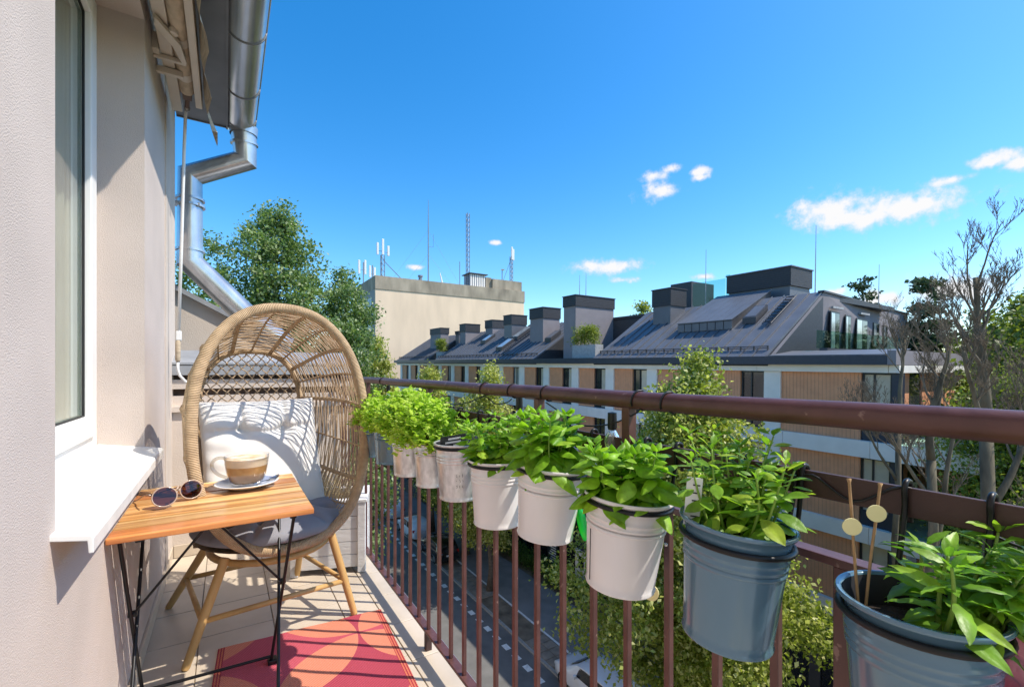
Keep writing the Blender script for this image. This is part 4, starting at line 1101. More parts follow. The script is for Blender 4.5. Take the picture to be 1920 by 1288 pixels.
leafmat('pine_leaf', (.06, .09, .04), (.11, .15, .06), None, .1, .6, .3)
leafmat('hedge_leaf', (.03, .07, .012), (.07, .14, .02), (.14, .22, .03), .3, .5, .3)
def tree(name, label, base, h0, h1, prof, nclump, per, spread, size, mat, seed, trunk=.22, group='street trees', nbr=16, lump=.25, shell=.55, up=.35, flat=(1, 1, .8)):
    root = thing(name, base, label, 'tree', group)
    C0 = env_points(nclump, base, h0, h1, prof, seed, shell, lump)
    V, F = leaf_cloud(C0, per, spread, size, seed + 1, up, flat=flat)
    o = part('crown', npmesh('crown', V - np.array(base), F, mat), None, root)
    tb_ = MB(); rnd = random.Random(seed)
    ht = h0 + (h1 - h0) * .8
    ax = [Vector((base[0] + .12 * math.sin(k * 1.3 + seed), base[1] + .12 * math.cos(k * 1.7 + seed), base[2] + (ht - base[2]) * k / 8)) for k in range(9)]
    tb_.tube(ax, [trunk * (1.25 if k == 0 else 1 - k / 9.5) for k in range(9)], 9)
    part('trunk', tb_, 'bark', root, smooth=True)
    bb = MB()
    for j in range(nbr):
        c = Vector(C0[rnd.randrange(len(C0))]); 
        zt_ = max(base[2] + 2, min(c.z - .25 * math.hypot(c.x - base[0], c.y - base[1]) - .4, ht)); t = (zt_ - base[2]) / (ht - base[2]) * 8; i = min(7, max(0, int(t)))
        p = ax[i].lerp(ax[i + 1], min(1, max(0, t - i)))
        m_ = p.lerp(c, .5) + Vector((rnd.uniform(-.2, .2), rnd.uniform(-.2, .2), .1))
        bb.tube([p, m_, c], [trunk * .3, trunk * .18, .012], 5, cap=False)
    part('limb', bb, 'bark', root, smooth=True, kind='stuff')
    return root
lime = lambda Rm: (lambda t: Rm * (.35 + .65 * min(1, t / .22)) * (1 - .93 * max(0, (t - .22) / .78) ** 1.25))
tree('lime_tree', 'flowering lime tree nearest the balcony, rising before the brown facade', (13.2, 9.7, GZ), GZ + 3.8, 1.55, lime(4.0), 600, 150, .30, .15, 'lime_leaf', 31, .24, lump=.3)
tree('lime_tree', 'flowering lime tree standing between parked cars and hedge, its tip above the handrail', (14.0, 25.0, GZ), GZ + 3.0, 1.55, lime(2.7), 330, 120, .30, .17, 'lime_pale', 32, .2)
tree('lime_tree', 'small lime tree tip behind the farther handrail post', (14.9, 36.8, GZ), GZ + 3.5, 1.75, lime(2.5), 180, 100, .32, .2, 'lime_pale', 33, .2)
tree('lime_tree', 'pale lime tree at the far street end beside the egg chair', (14.2, 50.5, GZ), GZ + 3, 4.6, lime(3.3), 300, 110, .38, .25, 'lime_pale', 34, .22)
tree('lime_tree', 'lime tree crown filling the street side below the galvanised pots', (15.4, 31.0, GZ), GZ + 2.5, -1.2, lime(3.0), 300, 110, .32, .19, 'lime_leaf', 35, .22)
pop = lambda Rm: (lambda t: Rm * min(1, .45 + 2.2 * t) * (1 - max(0, (t - .58) / .42) ** 1.7 * .82))
tree('poplar_tree', 'tall dark green poplar standing behind the egg chair', (3.3, 42, GZ), -7, 14.3, pop(5.5), 560, 110, .40, .27, 'poplar_leaf', 41, .4, 'big trees at the street end', 34, .5)
tree('poplar_tree', 'lower rounded poplar between the tall poplar and the beige block', (9.0, 43, GZ), -9, 10.2, pop(2.9), 240, 110, .42, .27, 'poplar_leaf', 42, .3, 'big trees at the street end', 20, .35)
tree('leafy_tree', 'dark leafy tree low behind the white planter box', (6.0, 30, GZ), GZ + 1.5, -3.5, pop(3.0), 200, 110, .42, .24, 'poplar_leaf', 43, .25, 'big trees at the street end', 12)
tree('leafy_tree', 'round leafy tree at the far end of the street', (9.5, 62, GZ), GZ + 2, 1.5, pop(4.0), 220, 100, .55, .32, 'wood_leaf', 44, .3, 'big trees at the street end', 12)
tree('poplar_tree', 'narrow poplar tip rising behind the metal roof', (29.6, 26.5, GZ), -3, 6.6, lambda t: .95 * min(1, .5 + t) * (1 - max(0, (t - .5) / .5) ** 2 * .85), 90, 90, .26, .24, 'lime_leaf', 45, .15, 'trees behind the brown building', 6)
# ------------------------------------------------------------------ wood on the right
ov = lambda Rm: (lambda t: Rm * math.sin(math.pi * min(.98, .12 + t * .86)) ** .6)
for i, (x, y, h1, rm, mt, lab) in enumerate((
        (31, 4.4, 4.6, 4.2, 'wood_leaf', 'olive green tree crown behind the bare trunks'),
        (24, 2.6, 3.6, 3.0, 'wood_leaf', 'leafy tree at the right picture edge behind the tall bare tree'),
        (20, 3.4, 1.0, 2.0, 'bright_leaf', 'bright green shrub tree between the bare trunks'),
        (15.2, 1.3, -.6, 2.0, 'bright_leaf', 'bright green leafy tree below the handrail at the right edge'),
        (12.6, 1.2, -2.8, 2.0, 'wood_leaf', 'low leafy tree under the upper bar at the right edge'),
        (40, 6.6, 4.6, 4.6, 'wood_leaf', 'distant tree crown beside the building corner'))):
    tree('garden_tree', lab, (x, y, GZ), max(GZ + 2, h1 - 9), h1, ov(rm), 260, 150, .34, .12 if x < 22 else .20, mt, 60 + i, .2, 'garden trees on the right', 10, .3)
tree('spruce_tree', 'dark spruce standing behind the bare branches', (39, 10.9, GZ), -8, 7.2, lambda t: 2.0 * (1 - t) ** .6 + .3, 260, 110, .28, .26, 'pine_leaf', 71, .2, 'conifers behind the building', 10, .15, .45, 0, (1, 1, .35))
tree('pine_tree', 'pine top peeking over the roof edge', (47, 17.5, GZ), 1.5, 9.3, ov(1.5), 70, 90, .26, .26, 'pine_leaf', 72, .2, 'conifers behind the building', 8, .3, .6, 0, (1, 1, .35))

# bare trees: grown branch by branch
M('twig', (.17, .135, .09), .9, var=.3, scale=8)
def bare(name, label, base, trunks, seed, mat='bark_moss', zfork=-2., twig=.0038):
    root = thing(name, base, label, 'tree', 'bare trees on the right')
    rnd = random.Random(seed); fine = MB(); L0 = trunks[0][4]
    def grow(p, d, L, r, depth, mb):
        n = 7; pts = [p]; rad_ = [r]; d = d.normalized()
        for k in range(n):
            d = (d + Vector((rnd.uniform(-.2, .2), rnd.uniform(-.2, .2), rnd.uniform(-.05, .20))) * (.8 if depth else .45)).normalized()
            p = p + d * L / n; pts.append(p); rad_.append(max(twig * .5, r * (1 - .62 * (k + 1) / n)))
        if depth == 0: part('trunk', MB().tube(pts, rad_, 9), mat, root, smooth=True)
        else: fine.tube(pts, rad_, 6 if depth < 2 else 4 if depth < 3 else 3, cap=False)
        if depth >= 4: return
        kids = (9, 7, 6, 4)[depth]
        for j in range(kids):
            t = rnd.uniform(.30 if depth else .35, 1.0); i = min(n - 1, int(t * n)); q = pts[i].lerp(pts[i + 1], t * n - i)
            ax = (pts[i + 1] - pts[i]).normalized(); sd = Vector((rnd.uniform(-1, 1), rnd.uniform(-1, 1), rnd.uniform(-.3, .6))); sd = (sd - ax * sd.dot(ax)).normalized()
            nd = ax * rnd.uniform(.5, .9) + sd * rnd.uniform(.45, .8) + Vector((0, 0, .38))
            grow(q, nd, L * rnd.uniform(.28, .52), max(twig, rad_[i] * rnd.uniform(.32, .55)), depth + 1, mb)
    main = None
    for q, (off, zt_, r0, d0, L) in enumerate(trunks):
        b = Vector(base)
        if q == 0:
            p1 = Vector((base[0] + off[0], base[1] + off[1], zt_))
            main = [b.lerp(p1, k / 9) + Vector((.09 * math.sin(k * 1.1 + seed), .07 * math.cos(k * 1.5 + seed), 0)) * (1 if k < 9 else 0) for k in range(10)]
            part('trunk', MB().tube(main, [r0 * (1.5 - .5 * k / 9) for k in range(10)], 11), mat, root, smooth=True)
            grow(p1, Vector(d0), L, r0, 0, None)
        else:
            t = (zt_ - base[2]) / (trunks[0][1] - base[2]) * 9; k = min(8, int(t)); grow(main[k].lerp(main[k + 1], t - k), Vector(d0), L, r0, 0, None)
    part('branch', fine, 'twig', root, smooth=True, kind='stuff')
    return root
bare('bare_tree', 'tall bare tree with mossy forked trunk at the right edge', (9.5, 1.98, GZ), [((.0, .0), .45, .078, (.02, -.01, 1), 2.15), ((0, 0), -.9, .052, (.42, -.40, 1), 2.1), ((0, 0), .1, .045, (-.40, .22, 1), 1.5), ((0, 0), -2.2, .05, (.6, -.5, 1), 2.0)], 5)
bare('bare_tree', 'shorter bare tree with twin stems before the building corner', (12.0, 3.1, GZ), [((-.1, .15), -.6, .075, (-.06, .08, 1), 2.3), ((0, 0), -2.6, .065, (.30, -.22, 1), 3.0), ((0, 0), -1.4, .04, (-.5, .4, 1), 1.9)], 9)
bare('bare_tree', 'slender bare tree with dense twigs left of the other bare trees', (14.2, 4.5, GZ), [((.0, .0), -.4, .06, (.05, .02, 1), 2.4), ((0, 0), -1.6, .04, (-.4, .3, 1), 1.8)], 15)

# hedge before the shop
hg = thing('hedge', (18.2, 28, GZ), 'clipped green hedge in front of the dark shop front', 'hedge')
r_ = np.random.default_rng(5)
HC = np.stack([r_.uniform(17.5, 18.7, 900), r_.uniform(19.5, 46, 900), GZ + .1 + r_.random(900) ** .5 * 1.0], 1)
V, F = leaf_cloud(HC, 45, .14, .10, 6, .5)
part('foliage', npmesh('foliage', V - np.array(hg.location), F, 'hedge_leaf'), None, hg, kind='stuff')

# ------------------------------------------------------------------ brown apartment block across the street
M('clad', (.72, .335, .175), .75, var=.07, scale=3)
def groove(m, axis, freq, depth=.25):
    t = MATS[m].node_tree; p = t.nodes['Principled BSDF']
    g = t.nodes.new('ShaderNodeNewGeometry'); sp_ = t.nodes.new('ShaderNodeSeparateXYZ'); t.links.new(g.outputs['Position'], sp_.inputs[0])
    a = t.nodes.new('ShaderNodeMath'); a.operation = 'MULTIPLY'; a.inputs[1].default_value = freq; t.links.new(sp_.outputs[axis], a.inputs[0])
    f = t.nodes.new('ShaderNodeMath'); f.operation = 'FRACT'; t.links.new(a.outputs[0], f.inputs[0])
    l = t.nodes.new('ShaderNodeMath'); l.operation = 'GREATER_THAN'; l.inputs[1].default_value = .14; t.links.new(f.outputs[0], l.inputs[0])
    mx = t.nodes.new('ShaderNodeMixRGB'); mx.blend_type = 'MULTIPLY'; mx.inputs[0].default_value = 1
    src = p.inputs['Base Color'].links[0].from_socket; t.links.new(src, mx.inputs[1])
    r = t.nodes.new('ShaderNodeMapRange'); r.inputs['To Min'].default_value = 1 - depth; t.links.new(l.outputs[0], r.inputs[0]); t.links.new(r.outputs[0], mx.inputs[2])
    t.links.new(mx.outputs[0], p.inputs['Base Color'])
    bp = t.nodes.new('ShaderNodeBump'); bp.inputs['Strength'].default_value = .6; bp.inputs['Distance'].default_value = .02; t.links.new(l.outputs[0], bp.inputs['Height']); t.links.new(bp.outputs[0], p.inputs['Normal'])
groove('clad', 1, 7.5)
M('pillar_grey', (.82, .77, .70), .7, var=.05, scale=2)
M('slab_grey', (.82, .78, .73), .55, var=.05, scale=1.5)
M('band_white', (.83, .78, .70), .7, var=.05, scale=1.5)
M('navy', (.028, .036, .055), .45, var=.1)
M('roof_metal', (.125, .131, .147), .48, metal=.12, var=.10, scale=1.2)
M('roof_dark', (.055, .056, .062), .55, metal=.2, var=.12)
M('plaster_grey', (.235, .215, .225), .85, var=.06, scale=1.5)
M('louvre', (.035, .037, .043), .6, var=.1)
groove('louvre', 2, 9.0, .55)
M('frame_dark', (.022, .025, .03), .4, var=.1)
M('pane_dark', (.025, .032, .036), .06, var=.5, scale=.7, spec=.9)
M('room_blind', (.50, .45, .36), .35, var=.08, scale=3, spec=.8, coat=.5)
M('pane_sky', (.30, .33, .34), .08, var=.25, scale=1, spec=.9, coat=.8)
M('shop_dark', (.014, .015, .018), .25, var=.2, spec=.6)
M('stone_box', (.36, .37, .37), .85, var=.15)
bld = thing('apartment_block', (19.5, 6.5, GZ), 'brown clad apartment block with dark metal roof across the street', 'building')
def bp_(nm, a, b, mat, parent=None, **k): return part(nm, MB().box(a, b), mat, parent or bld, **k)
YE = 60.2
bp_('core', (19.85, 6.9, GZ - 1.5), (33, YE, 1.05), 'shop_dark')
levels = [(1.08, -1.37), (-1.97, -4.43), (-5.03, -7.50)]
slabs = [(-1.37, -1.97), (-4.43, -5.03), (-7.50, -8.10)]
NP = 16
rw = random.Random(3)
fm_ = {}
def window(y0, y1, z0, z1, x=19.62, blind=None, mat=None):
    key = (round(y1 - y0, 3), round(z1 - z0, 3))
    w, h = y1 - y0, z1 - z0
    if key not in fm_:
        fr_ = MB()
        t = .07
        fr_.box((0, 0, 0), (.10, t, h)); fr_.box((0, w - t, 0), (.10, w, h)); fr_.box((0, t, h - t), (.10, w - t, h)); fr_.box((0, t, 0), (.10, w - t, t)); fr_.box((.004, w * .56, t), (.096, w * .56 + .06, h - t))
        fm_[key] = (fr_.mesh('window', 'frame_dark'), MB().box((.05, t, t), (.06, w - t, h - t)).mesh('pane', 'pane_dark'), MB().box((.05, t, t), (.06, w - t, h - t)).mesh('pane', 'room_blind'), MB().box((.05, t, t), (.06, w - t, h - t)).mesh('pane', 'pane_sky'))
    me = fm_[key]
    o = inst('window', me[0], bld, (x, y0, z0))
    q = inst('pane', me[mat or 1], o, (x, y0, z0))
    if blind is not None:
        part('curtain', MB().box((x + .045, y0 + .08, z0 + h * (1 - blind)), (x + .049, y0 + w * .5, z1 - .08)), 'room_blind', o)
    return o
for (zt, zb) in levels:
    for k in range(NP):
        Yk = 10.6 + 3.2 * k
        inst('pillar', fm_.setdefault(('p', zt, zb), MB().box((0, -.34, 0), (.42, .34, zt - zb)).mesh('pillar', 'pillar_grey')), bld, (19.44, Yk, zb))
        if Yk + 3.2 > YE + .1: continue
        window(Yk + .345, Yk + 1.44, zb, zt, blind=rw.choice([None, None, .5, .8, 1]) , mat=rw.choice([1, 1, 1, 3]))
        inst('cladding', fm_.setdefault(('c', zt, zb), MB().box((0, 0, 0), (.3, 1.405, zt - zb)).mesh('cladding', 'clad')), bld, (19.53, Yk + 1.445, zb))
    # wide bay and corner window
    part('cladding', MB().box((19.53, 7.46, zb), (19.86, 10.255, zt)), 'clad', bld)
    window(6.55, 7.45, zb + .02, zt, x=19.60, mat=2)
    part('navy_column', MB().box((19.50, 6.30, zb), (19.86, 6.545, zt)), 'navy', bld)
    part('navy_panel', MB().box((19.57, 6.56, zb - .0), (19.598, 7.44, zb + .55)), 'navy', bld)
    part('cladding', MB().box((19.87, 6.62, zb), (21.3, 6.88, zt)), 'clad', bld)
    part('cladding', MB().box((22.6, 6.62, zb), (33, 6.88, zt)), 'clad', bld)
    part('window', MB().box((21.32, 6.66, zb), (22.58, 6.84, zt)), 'pane_dark', bld)
for i, (zt, zb) in enumerate(slabs):
    y = 4.1; 
    widths = [3.0] * 19
    for w in widths:
        part('slab_panel', MB().box((19.36, y + .008, zb), (19.86 if y > 6.4 else 20.2, y + w - .008, zt)), 'slab_grey', bld); y += w
    part('balcony_slab', MB().box((19.37, 4.10, zb + .01), (27.5, 6.6, zt - .02)), 'slab_grey', bld)
    # glass balustrade of the corner balcony
    gz0, gz1 = zt - .02, zt + .95
    for (a, b) in (((19.44, 4.16), (19.46, 6.28)), ((19.47, 4.16), (23.0, 4.18)), ((23.02, 4.16), (27.3, 4.18))):
        part('glass_panel', MB().box((a[0], a[1], gz0), (b[0], b[1], gz1)), 'balustrade_glass', bld)
    part('glass_rail', MB().box((19.43, 4.15, gz1), (27.3, 4.19, gz1 + .03)), 'frame_dark', bld)
# eaves
y = 6.6
for w in [4.6] * 12:
    w = min(w, YE - y)
    if w > .1: part('band_panel', MB().box((19.34, y + .008, 1.085), (20.2, y + w - .008, 1.36)), 'band_white', bld)
    y += w
part('band_panel', MB().box((19.345, 6.3, 1.09), (27, 6.592, 1.35)), 'band_white', bld)
part('fascia', MB().box((19.05, 6.55, 1.362), (19.3, YE + .3, 1.70)), 'navy', bld)
for k in range(4): part('end_fascia', MB().box((19.06 + k * 2.2, 6.30, 1.364), (19.06 + (k + 1) * 2.2 - .015, 6.545, 1.86)), 'plaster_grey', bld)
part('terrace', MB().box((19.3, 6.55, 1.365), (39.5, 10.72, 1.69)), 'roof_dark', bld)
part('terrace_edge', MB().prism([(19.1, 6.5, 1.705), (21.0, 6.5, 1.93), (21.0, 10.6, 1.93), (19.1, 10.6, 1.705)], (0, 0, .03)), 'roof_metal', bld)
part('terrace_edge', MB().box((21.0, 9.2, 1.92), (31, 9.5, 2.06)), 'roof_dark', bld)
for k in range(5): part('glass_panel', MB().box((20.95 + k * 1.97, 9.58, 2.06), (20.95 + k * 1.97 + 1.95, 9.60, 2.82)), 'balustrade_glass', bld)
k_ = .647
def rz(x): return 1.70 + (x - 19.2) * k_
rf = part('roof', MB().prism([(19.12, 10.72, rz(19.12) - .09), (24.05, 10.72, rz(24.05) - .09), (24.05, 10.72, 1.3), (19.3, 10.72, 1.3)], (0, 10.7, 0)), 'roof_dark', bld)
rf2 = part('roof', MB().prism([(19.12, 27.66, rz(19.12) - .09), (24.05, 27.66, rz(24.05) - .09), (24.05, 27.66, 1.3), (19.3, 27.66, 1.3)], (0, 19.4, 0)), 'roof_dark', bld)
rf3 = part('roof', MB().prism([(19.12, 49.2, rz(19.12) - .09), (24.05, 49.2, rz(24.05) - .09), (24.05, 49.2, 1.3), (19.3, 49.2, 1.3)], (0, 11.0, 0)), 'roof_dark', bld)
pn = MB()
x0, x1 = 19.08, 24.08; pw2 = .594
pn.add([(x0, 0, rz(x0) - .06), (x0, pw2 - .012, rz(x0) - .06), (x0, pw2 - .012, rz(x0)), (x0, 0, rz(x0)), (x1, 0, rz(x1) - .06), (x1, pw2 - .012, rz(x1) - .06), (x1, pw2 - .012, rz(x1)), (x1, 0, rz(x1))], [(0, 1, 2, 3), (7, 6, 5, 4), (3, 2, 6, 7), (0, 3, 7, 4), (1, 5, 6, 2), (0, 4, 5, 1)])
pn.add([(x0, 0, rz(x0) + .001), (x0, .028, rz(x0) + .001), (x0, .028, rz(x0) + .07), (x0, 0, rz(x0) + .07), (x1, 0, rz(x1) + .001), (x1, .028, rz(x1) + .001), (x1, .028, rz(x1) + .07), (x1, 0, rz(x1) + .07)], [(0, 1, 2, 3), (7, 6, 5, 4), (3, 2, 6, 7), (0, 3, 7, 4), (1, 5, 6, 2)])
pme = pn.mesh('roof_panel', 'roof_metal')
for (ya, n, pr_) in ((10.72, 18, rf), (27.66, 32, rf2), (49.2, 18, rf3)):
    for j in range(n): inst('roof_panel', pme, pr_, (0, ya + .01 + j * pw2, 0))
def sguard(ya, yb, x, n):
    mb = MB(); z = rz(x)
    part('snow_guard', MB().tube([(x, ya, z + .17), (x, yb, z + .17)], .022, 6).tube([(x + .02, ya, z + .09), (x + .02, yb, z + .09)], .02, 6), 'roof_dark', bld, kind='stuff')
    for j in range(n): part('guard_bracket', MB().box((x - .02, ya + (yb - ya) * j / (n - 1) - .02, z + .02), (x + .06, ya + (yb - ya) * j / (n - 1) + .02, z + .2)), 'roof_dark', bld)
sguard(10.9, 21.2, 19.62, 18); sguard(28, 46.8, 19.62, 28); sguard(49.4, 60, 19.62, 14)
# flat top and gable
part('flat_roof', MB().box((24.1, 10.9, 4.55), (33, YE, 4.78)), 'roof_dark', bld)
part('gable', MB().prism([(19.45, 10.70, 1.70), (39.0, 12.1, 1.70), (39.0, 12.1, 4.80), (24.05, 10.70, 4.80)], (0, .02, 0)), 'plaster_grey', bld)
part('parapet_cap', MB().hexa([(23.9, 10.62, 4.81), (39.1, 12.02, 4.81), (39.1, 12.2, 4.81), (23.9, 10.9, 4.81)], [(23.9, 10.62, 4.90), (39.1, 12.02, 4.90), (39.1, 12.2, 4.90), (23.9, 10.9, 4.90)]), 'roof_dark', bld)
def gy(x): return 10.70 + (x - 24.05) * 1.4 / 15
for (xa, xb, za, zb2) in ((24.85, 26.05, 1.75, 4.0), (26.9, 27.7, 2.0, 3.95), (28.6, 30.4, 2.2, 3.9), (31.5, 32.6, 2.4, 3.85), (33.4, 34.2, 2.5, 3.8)):
    w_ = part('window', MB().hexa([(xa, gy(xa) - .05, za), (xb, gy(xb) - .05, za), (xb, gy(xb) - .002, za), (xa, gy(xa) - .002, za)], [(xa, gy(xa) - .05, zb2), (xb, gy(xb) - .05, zb2), (xb, gy(xb) - .002, zb2), (xa, gy(xa) - .002, zb2)]), 'frame_dark', bld)
    for (xc, xd) in ((xa + .08, (xa + xb) / 2 - .03), ((xa + xb) / 2 + .03, xb - .08)):
        part('pane', MB().hexa([(xc, gy(xc) - .062, za + .08), (xd, gy(xd) - .062, za + .08), (xd, gy(xd) - .052, za + .08), (xc, gy(xc) - .052, za + .08)], [(xc, gy(xc) - .062, zb2 - .08), (xd, gy(xd) - .062, zb2 - .08), (xd, gy(xd) - .052, zb2 - .08), (xc, gy(xc) - .052, zb2 - .08)]), 'pane_dark' if xc > xa + .1 else 'pane_sky', w_)
for xa in (25.4, 29.5): part('awning_box', MB().box((xa - .5, gy(xa) - .18, 4.12), (xa + .6, gy(xa) - .06, 4.22)), 'stone_box', bld)
# chimneys: body, louvred cap, lid
def chimney(X0, Y0, X1, Y1, zt, capf=.34, body='plaster_grey', zb=1.6):
    hc = (zt - rz(X0)) * capf
    o = part('chimney', MB().box((X0, Y0, zb), (X1, Y1, zt - hc)), body, bld)
    part('louvre_cap', MB().box((X0 - .06, Y0 - .06, zt - hc + .004), (X1 + .06, Y1 + .06, zt - .06)), 'louvre', o)
    part('cap_lid', MB().box((X0 - .10, Y0 - .10, zt - .056), (X1 + .10, Y1 + .10, zt)), 'roof_dark', o)
    return o
chimney(22.44, 18.23, 23.77, 19.53, 5.94, .5, 'roof_metal')
chimney(20.52, 24.66, 24.13, 25.97, 6.16, .22)
chimney(21.37, 29.66, 23.04, 31.48, 5.88, .32)
chimney(22.31, 35.87, 23.92, 37.22, 5.89, .42, 'roof_metal')
chimney(23.3, 41.2, 24.7, 42.7, 5.89, .55)
chimney(21.91, 44.66, 23.61, 46.0, 5.66, .40)
chimney(21.4, 50.2, 22.4, 53.4, 5.55, .30)
chimney(22.8, 48.2, 24.2, 49.1, 5.1, .35, 'roof_metal')
part('louvre_box', MB().box((25.5, 12.97, 4.78), (27.6, 16.45, 5.60)), 'roof_metal', bld)
part('louvre_box', MB().box((25.4, 12.88, 5.61), (27.7, 16.55, 6.60)), 'louvre', bld)
part('box_lid', MB().box((25.35, 12.83, 6.604), (27.75, 16.6, 6.66)), 'roof_metal', bld)
sh = part('lift_shaft', MB().box((26, 19.43, 4.78), (28.4, 21.1, 6.85)), 'roof_dark', bld)
part('glass_panel', MB().box((25.95, 17.0, 4.8), (25.98, 19.3, 6.65)), 'balustrade_glass', bld)
part('glass_panel', MB().box((25.95, 16.7, 4.8), (25.98, 16.95, 6.85)), 'balustrade_glass', bld)
part('dark_wall', MB().box((24.1, 21.45, 1.7), (24.4, 27.6, 4.6)), 'roof_dark', bld)
# dormer with standing seams
dz = .50
dm = part('dormer', MB().hexa([(21.38, 13.66, rz(21.38)), (24.9, 13.66, rz(24.9) - .6), (24.9, 16.85, rz(24.9) - .6), (21.38, 16.85, rz(21.38))], [(21.38, 13.66, rz(21.38) + dz), (24.9, 13.66, rz(24.9) - .02), (24.9, 16.85, rz(24.9) - .02), (21.38, 16.85, rz(21.38) + dz)]), 'roof_dark', bld)
def dzt(x): return rz(21.38) + dz + (x - 21.38) / 3.52 * (rz(24.9) - .02 - rz(21.38) - dz)
for j in range(7):
    ya = 13.62 + j * .466
    part('roof_panel', MB().hexa([(21.3, ya, dzt(21.3) + .004), (24.95, ya, dzt(24.95) + .004), (24.95, ya + .45, dzt(24.95) + .004), (21.3, ya + .45, dzt(21.3) + .004)], [(21.3, ya, dzt(21.3) + .045), (24.95, ya, dzt(24.95) + .045), (24.95, ya + .45, dzt(24.95) + .045), (21.3, ya + .45, dzt(21.3) + .045)]), 'roof_metal', dm)
    part('front_panel', MB().box((21.34, ya + .01, rz(21.34) + .05), (21.376, ya + .43, rz(21.34) + dz - .05)), 'roof_metal', dm)
# skylights and roof ladders
def slope_box(nm, xa, xb, ya, yb, h0, h1, mat, parent=None):
    return part(nm, MB().hexa([(xa, ya, rz(xa) + h0), (xb, ya, rz(xb) + h0), (xb, yb, rz(xb) + h0), (xa, yb, rz(xa) + h0)], [(xa, ya, rz(xa) + h1), (xb, ya, rz(xb) + h1), (xb, yb, rz(xb) + h1), (xa, yb, rz(xa) + h1)]), mat, parent or bld)
for (xa, xb, ya, yb, m2) in ((21.7, 22.75, 12.62, 13.3, 'roof_metal'), (20.3, 21.6, 34.3, 35.3, 'pane_sky'), (21.8, 23.4, 34.1, 35.1, 'pane_sky'), (23.5, 24.9, 34.0, 35.0, 'pane_sky'), (21.6, 22.7, 39.6, 40.6, 'pane_sky'), (21.2, 22.2, 28.4, 29.2, 'roof_metal')):
    s_ = slope_box('skylight', xa, xb, ya, yb, .05, .35, 'roof_dark'); slope_box('skylight_pane', xa + .08, xb - .08, ya + .08, yb - .08, .352, .37, m2, s_)
def ladder(xa, xb, yc, n, w=.42):
    for sy in (-1, 1):
        part('ladder_rail', MB().tube([(xa, yc + sy * w / 2, rz(xa) + .16), (xb, yc + sy * w / 2, rz(xb) + .16)], .02, 5), 'roof_dark', bld)
    for j in range(n):
        x = xa + (xb - xa) * (j + .5) / n
        part('ladder_step', MB().box((x - .09, yc - w / 2 + .025, rz(x) + .17), (x + .09, yc + w / 2 - .025, rz(x) + .20)), 'roof_dark', bld)
ladder(21.4, 23.7, 11.95, 9); ladder(20.0, 23.6, 33.4, 14)
for (x, y, z0, z1) in ((25.2, 11.6, 4.8, 8.4), (34, 12.0, 4.8, 7.6), (25.6, 18.1, 4.8, 8.6), (22.0, 25.3, 6.16, 7.9), (21.4, 25.3, 6.16, 7.7)):
    part('lightning_rod', MB().tube([(x, y, z0), (x, y, z1)], [.03, .012], 5), 'stone_box', bld)
# planters on the roof terrace
for (ya, yb, x, seed) in ((22.3, 24.6, 20.2, 81), (47.3, 48.9, 20.3, 82)):
    part('roof_planter', MB().box((x, ya, 1.72), (x + .7, yb, 2.62)), 'stone_box', bld)
    g_ = thing('roof_grass', (x + .35, (ya + yb) / 2, 2.75 + .0139 * (ya - 6.6)), 'yellow green ornamental grass on the roof terrace planter ' + ('near the big chimney' if seed == 81 else 'far along the roof'), 'plant', 'grasses on the roof terraces')
    r2 = np.random.default_rng(seed); n = 60
    HC = np.stack([r2.uniform(x + .1, x + .6, n), r2.uniform(ya + .1, yb - .1, n), 2.75 + .0139 * (ya - 6.6) + r2.random(n) ** .7 * (1.05 if seed == 81 else 1.2)], 1)
    V, F = leaf_cloud(HC, 40, .16, .22, seed, 0, .2)
    part('foliage', npmesh('foliage', V - np.array(g_.location), F, 'bright_leaf'), None, g_, kind='stuff')
part('terrace', MB().box((19.3, 21.45, 1.4), (24.1, 27.62, 1.72)), 'roof_dark', bld)
# shop at street level
part('shop_front', MB().box((19.47, 7, GZ - 1.0), (19.84, YE, -8.13)), 'shop_dark', bld)
for k in range(15):
    part('shop_pillar', MB().box((19.40, 8.6 + k * 3.4, GZ - 1), (19.469, 9.0 + k * 3.4, -8.14)), 'roof_dark', bld)
part('shop_door', MB().box((19.36, 22.0, GZ + .08), (19.465, 23.1, GZ + 2.1)), 'pillar_grey', bld)
part('door_window', MB().box((19.34, 22.25, GZ + .95), (19.358, 22.75, GZ + 1.75)), 'shop_dark', bld)
bld.rotation_euler.x = .0139
sgn = thing('notice_board', (19.40, 25.55, GZ + .1), 'dark board with rows of small white writing on the shop front', 'sign')
part('board', MB().box((19.36, 25.0, GZ + .35), (19.395, 26.15, GZ + 2.1)), 'frame_dark', sgn)
for k in range(9): part('text_line', MB().box((19.35, 25.12, GZ + .5 + k * .17), (19.358, 25.95 - .12 * (k % 3), GZ + .58 + k * .17)), 'label_white', sgn)

# ------------------------------------------------------------------ beige block at the street end
M('beige_wall', (.78, .60, .42), .9, var=.10, scale=.5, stretch=(1, 1, .25), detail=7)
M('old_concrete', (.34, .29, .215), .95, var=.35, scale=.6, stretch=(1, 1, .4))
M('side_shade_grey', (.34, .33, .31), .9, var=.08, scale=.4)  # street side's shade put into its colour, greyer than the sunlit end wall
M('mast', (.22, .24, .28), .5, metal=.3, var=.1)
fb = thing('beige_block', (19.2, 70, GZ), 'tall beige block with bare end wall and concrete parapet beyond the metal roof', 'building')
part('end_wall', MB().box((19.25, 70.0, GZ - 1), (46.5, 70.4, 13.55)), 'beige_wall', fb)
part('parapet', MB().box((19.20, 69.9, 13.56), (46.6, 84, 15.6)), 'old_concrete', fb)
part('side_wall', MB().box((19.21, 70.41, GZ - 1), (46.5, 84, 13.55)), 'side_shade_grey', fb)
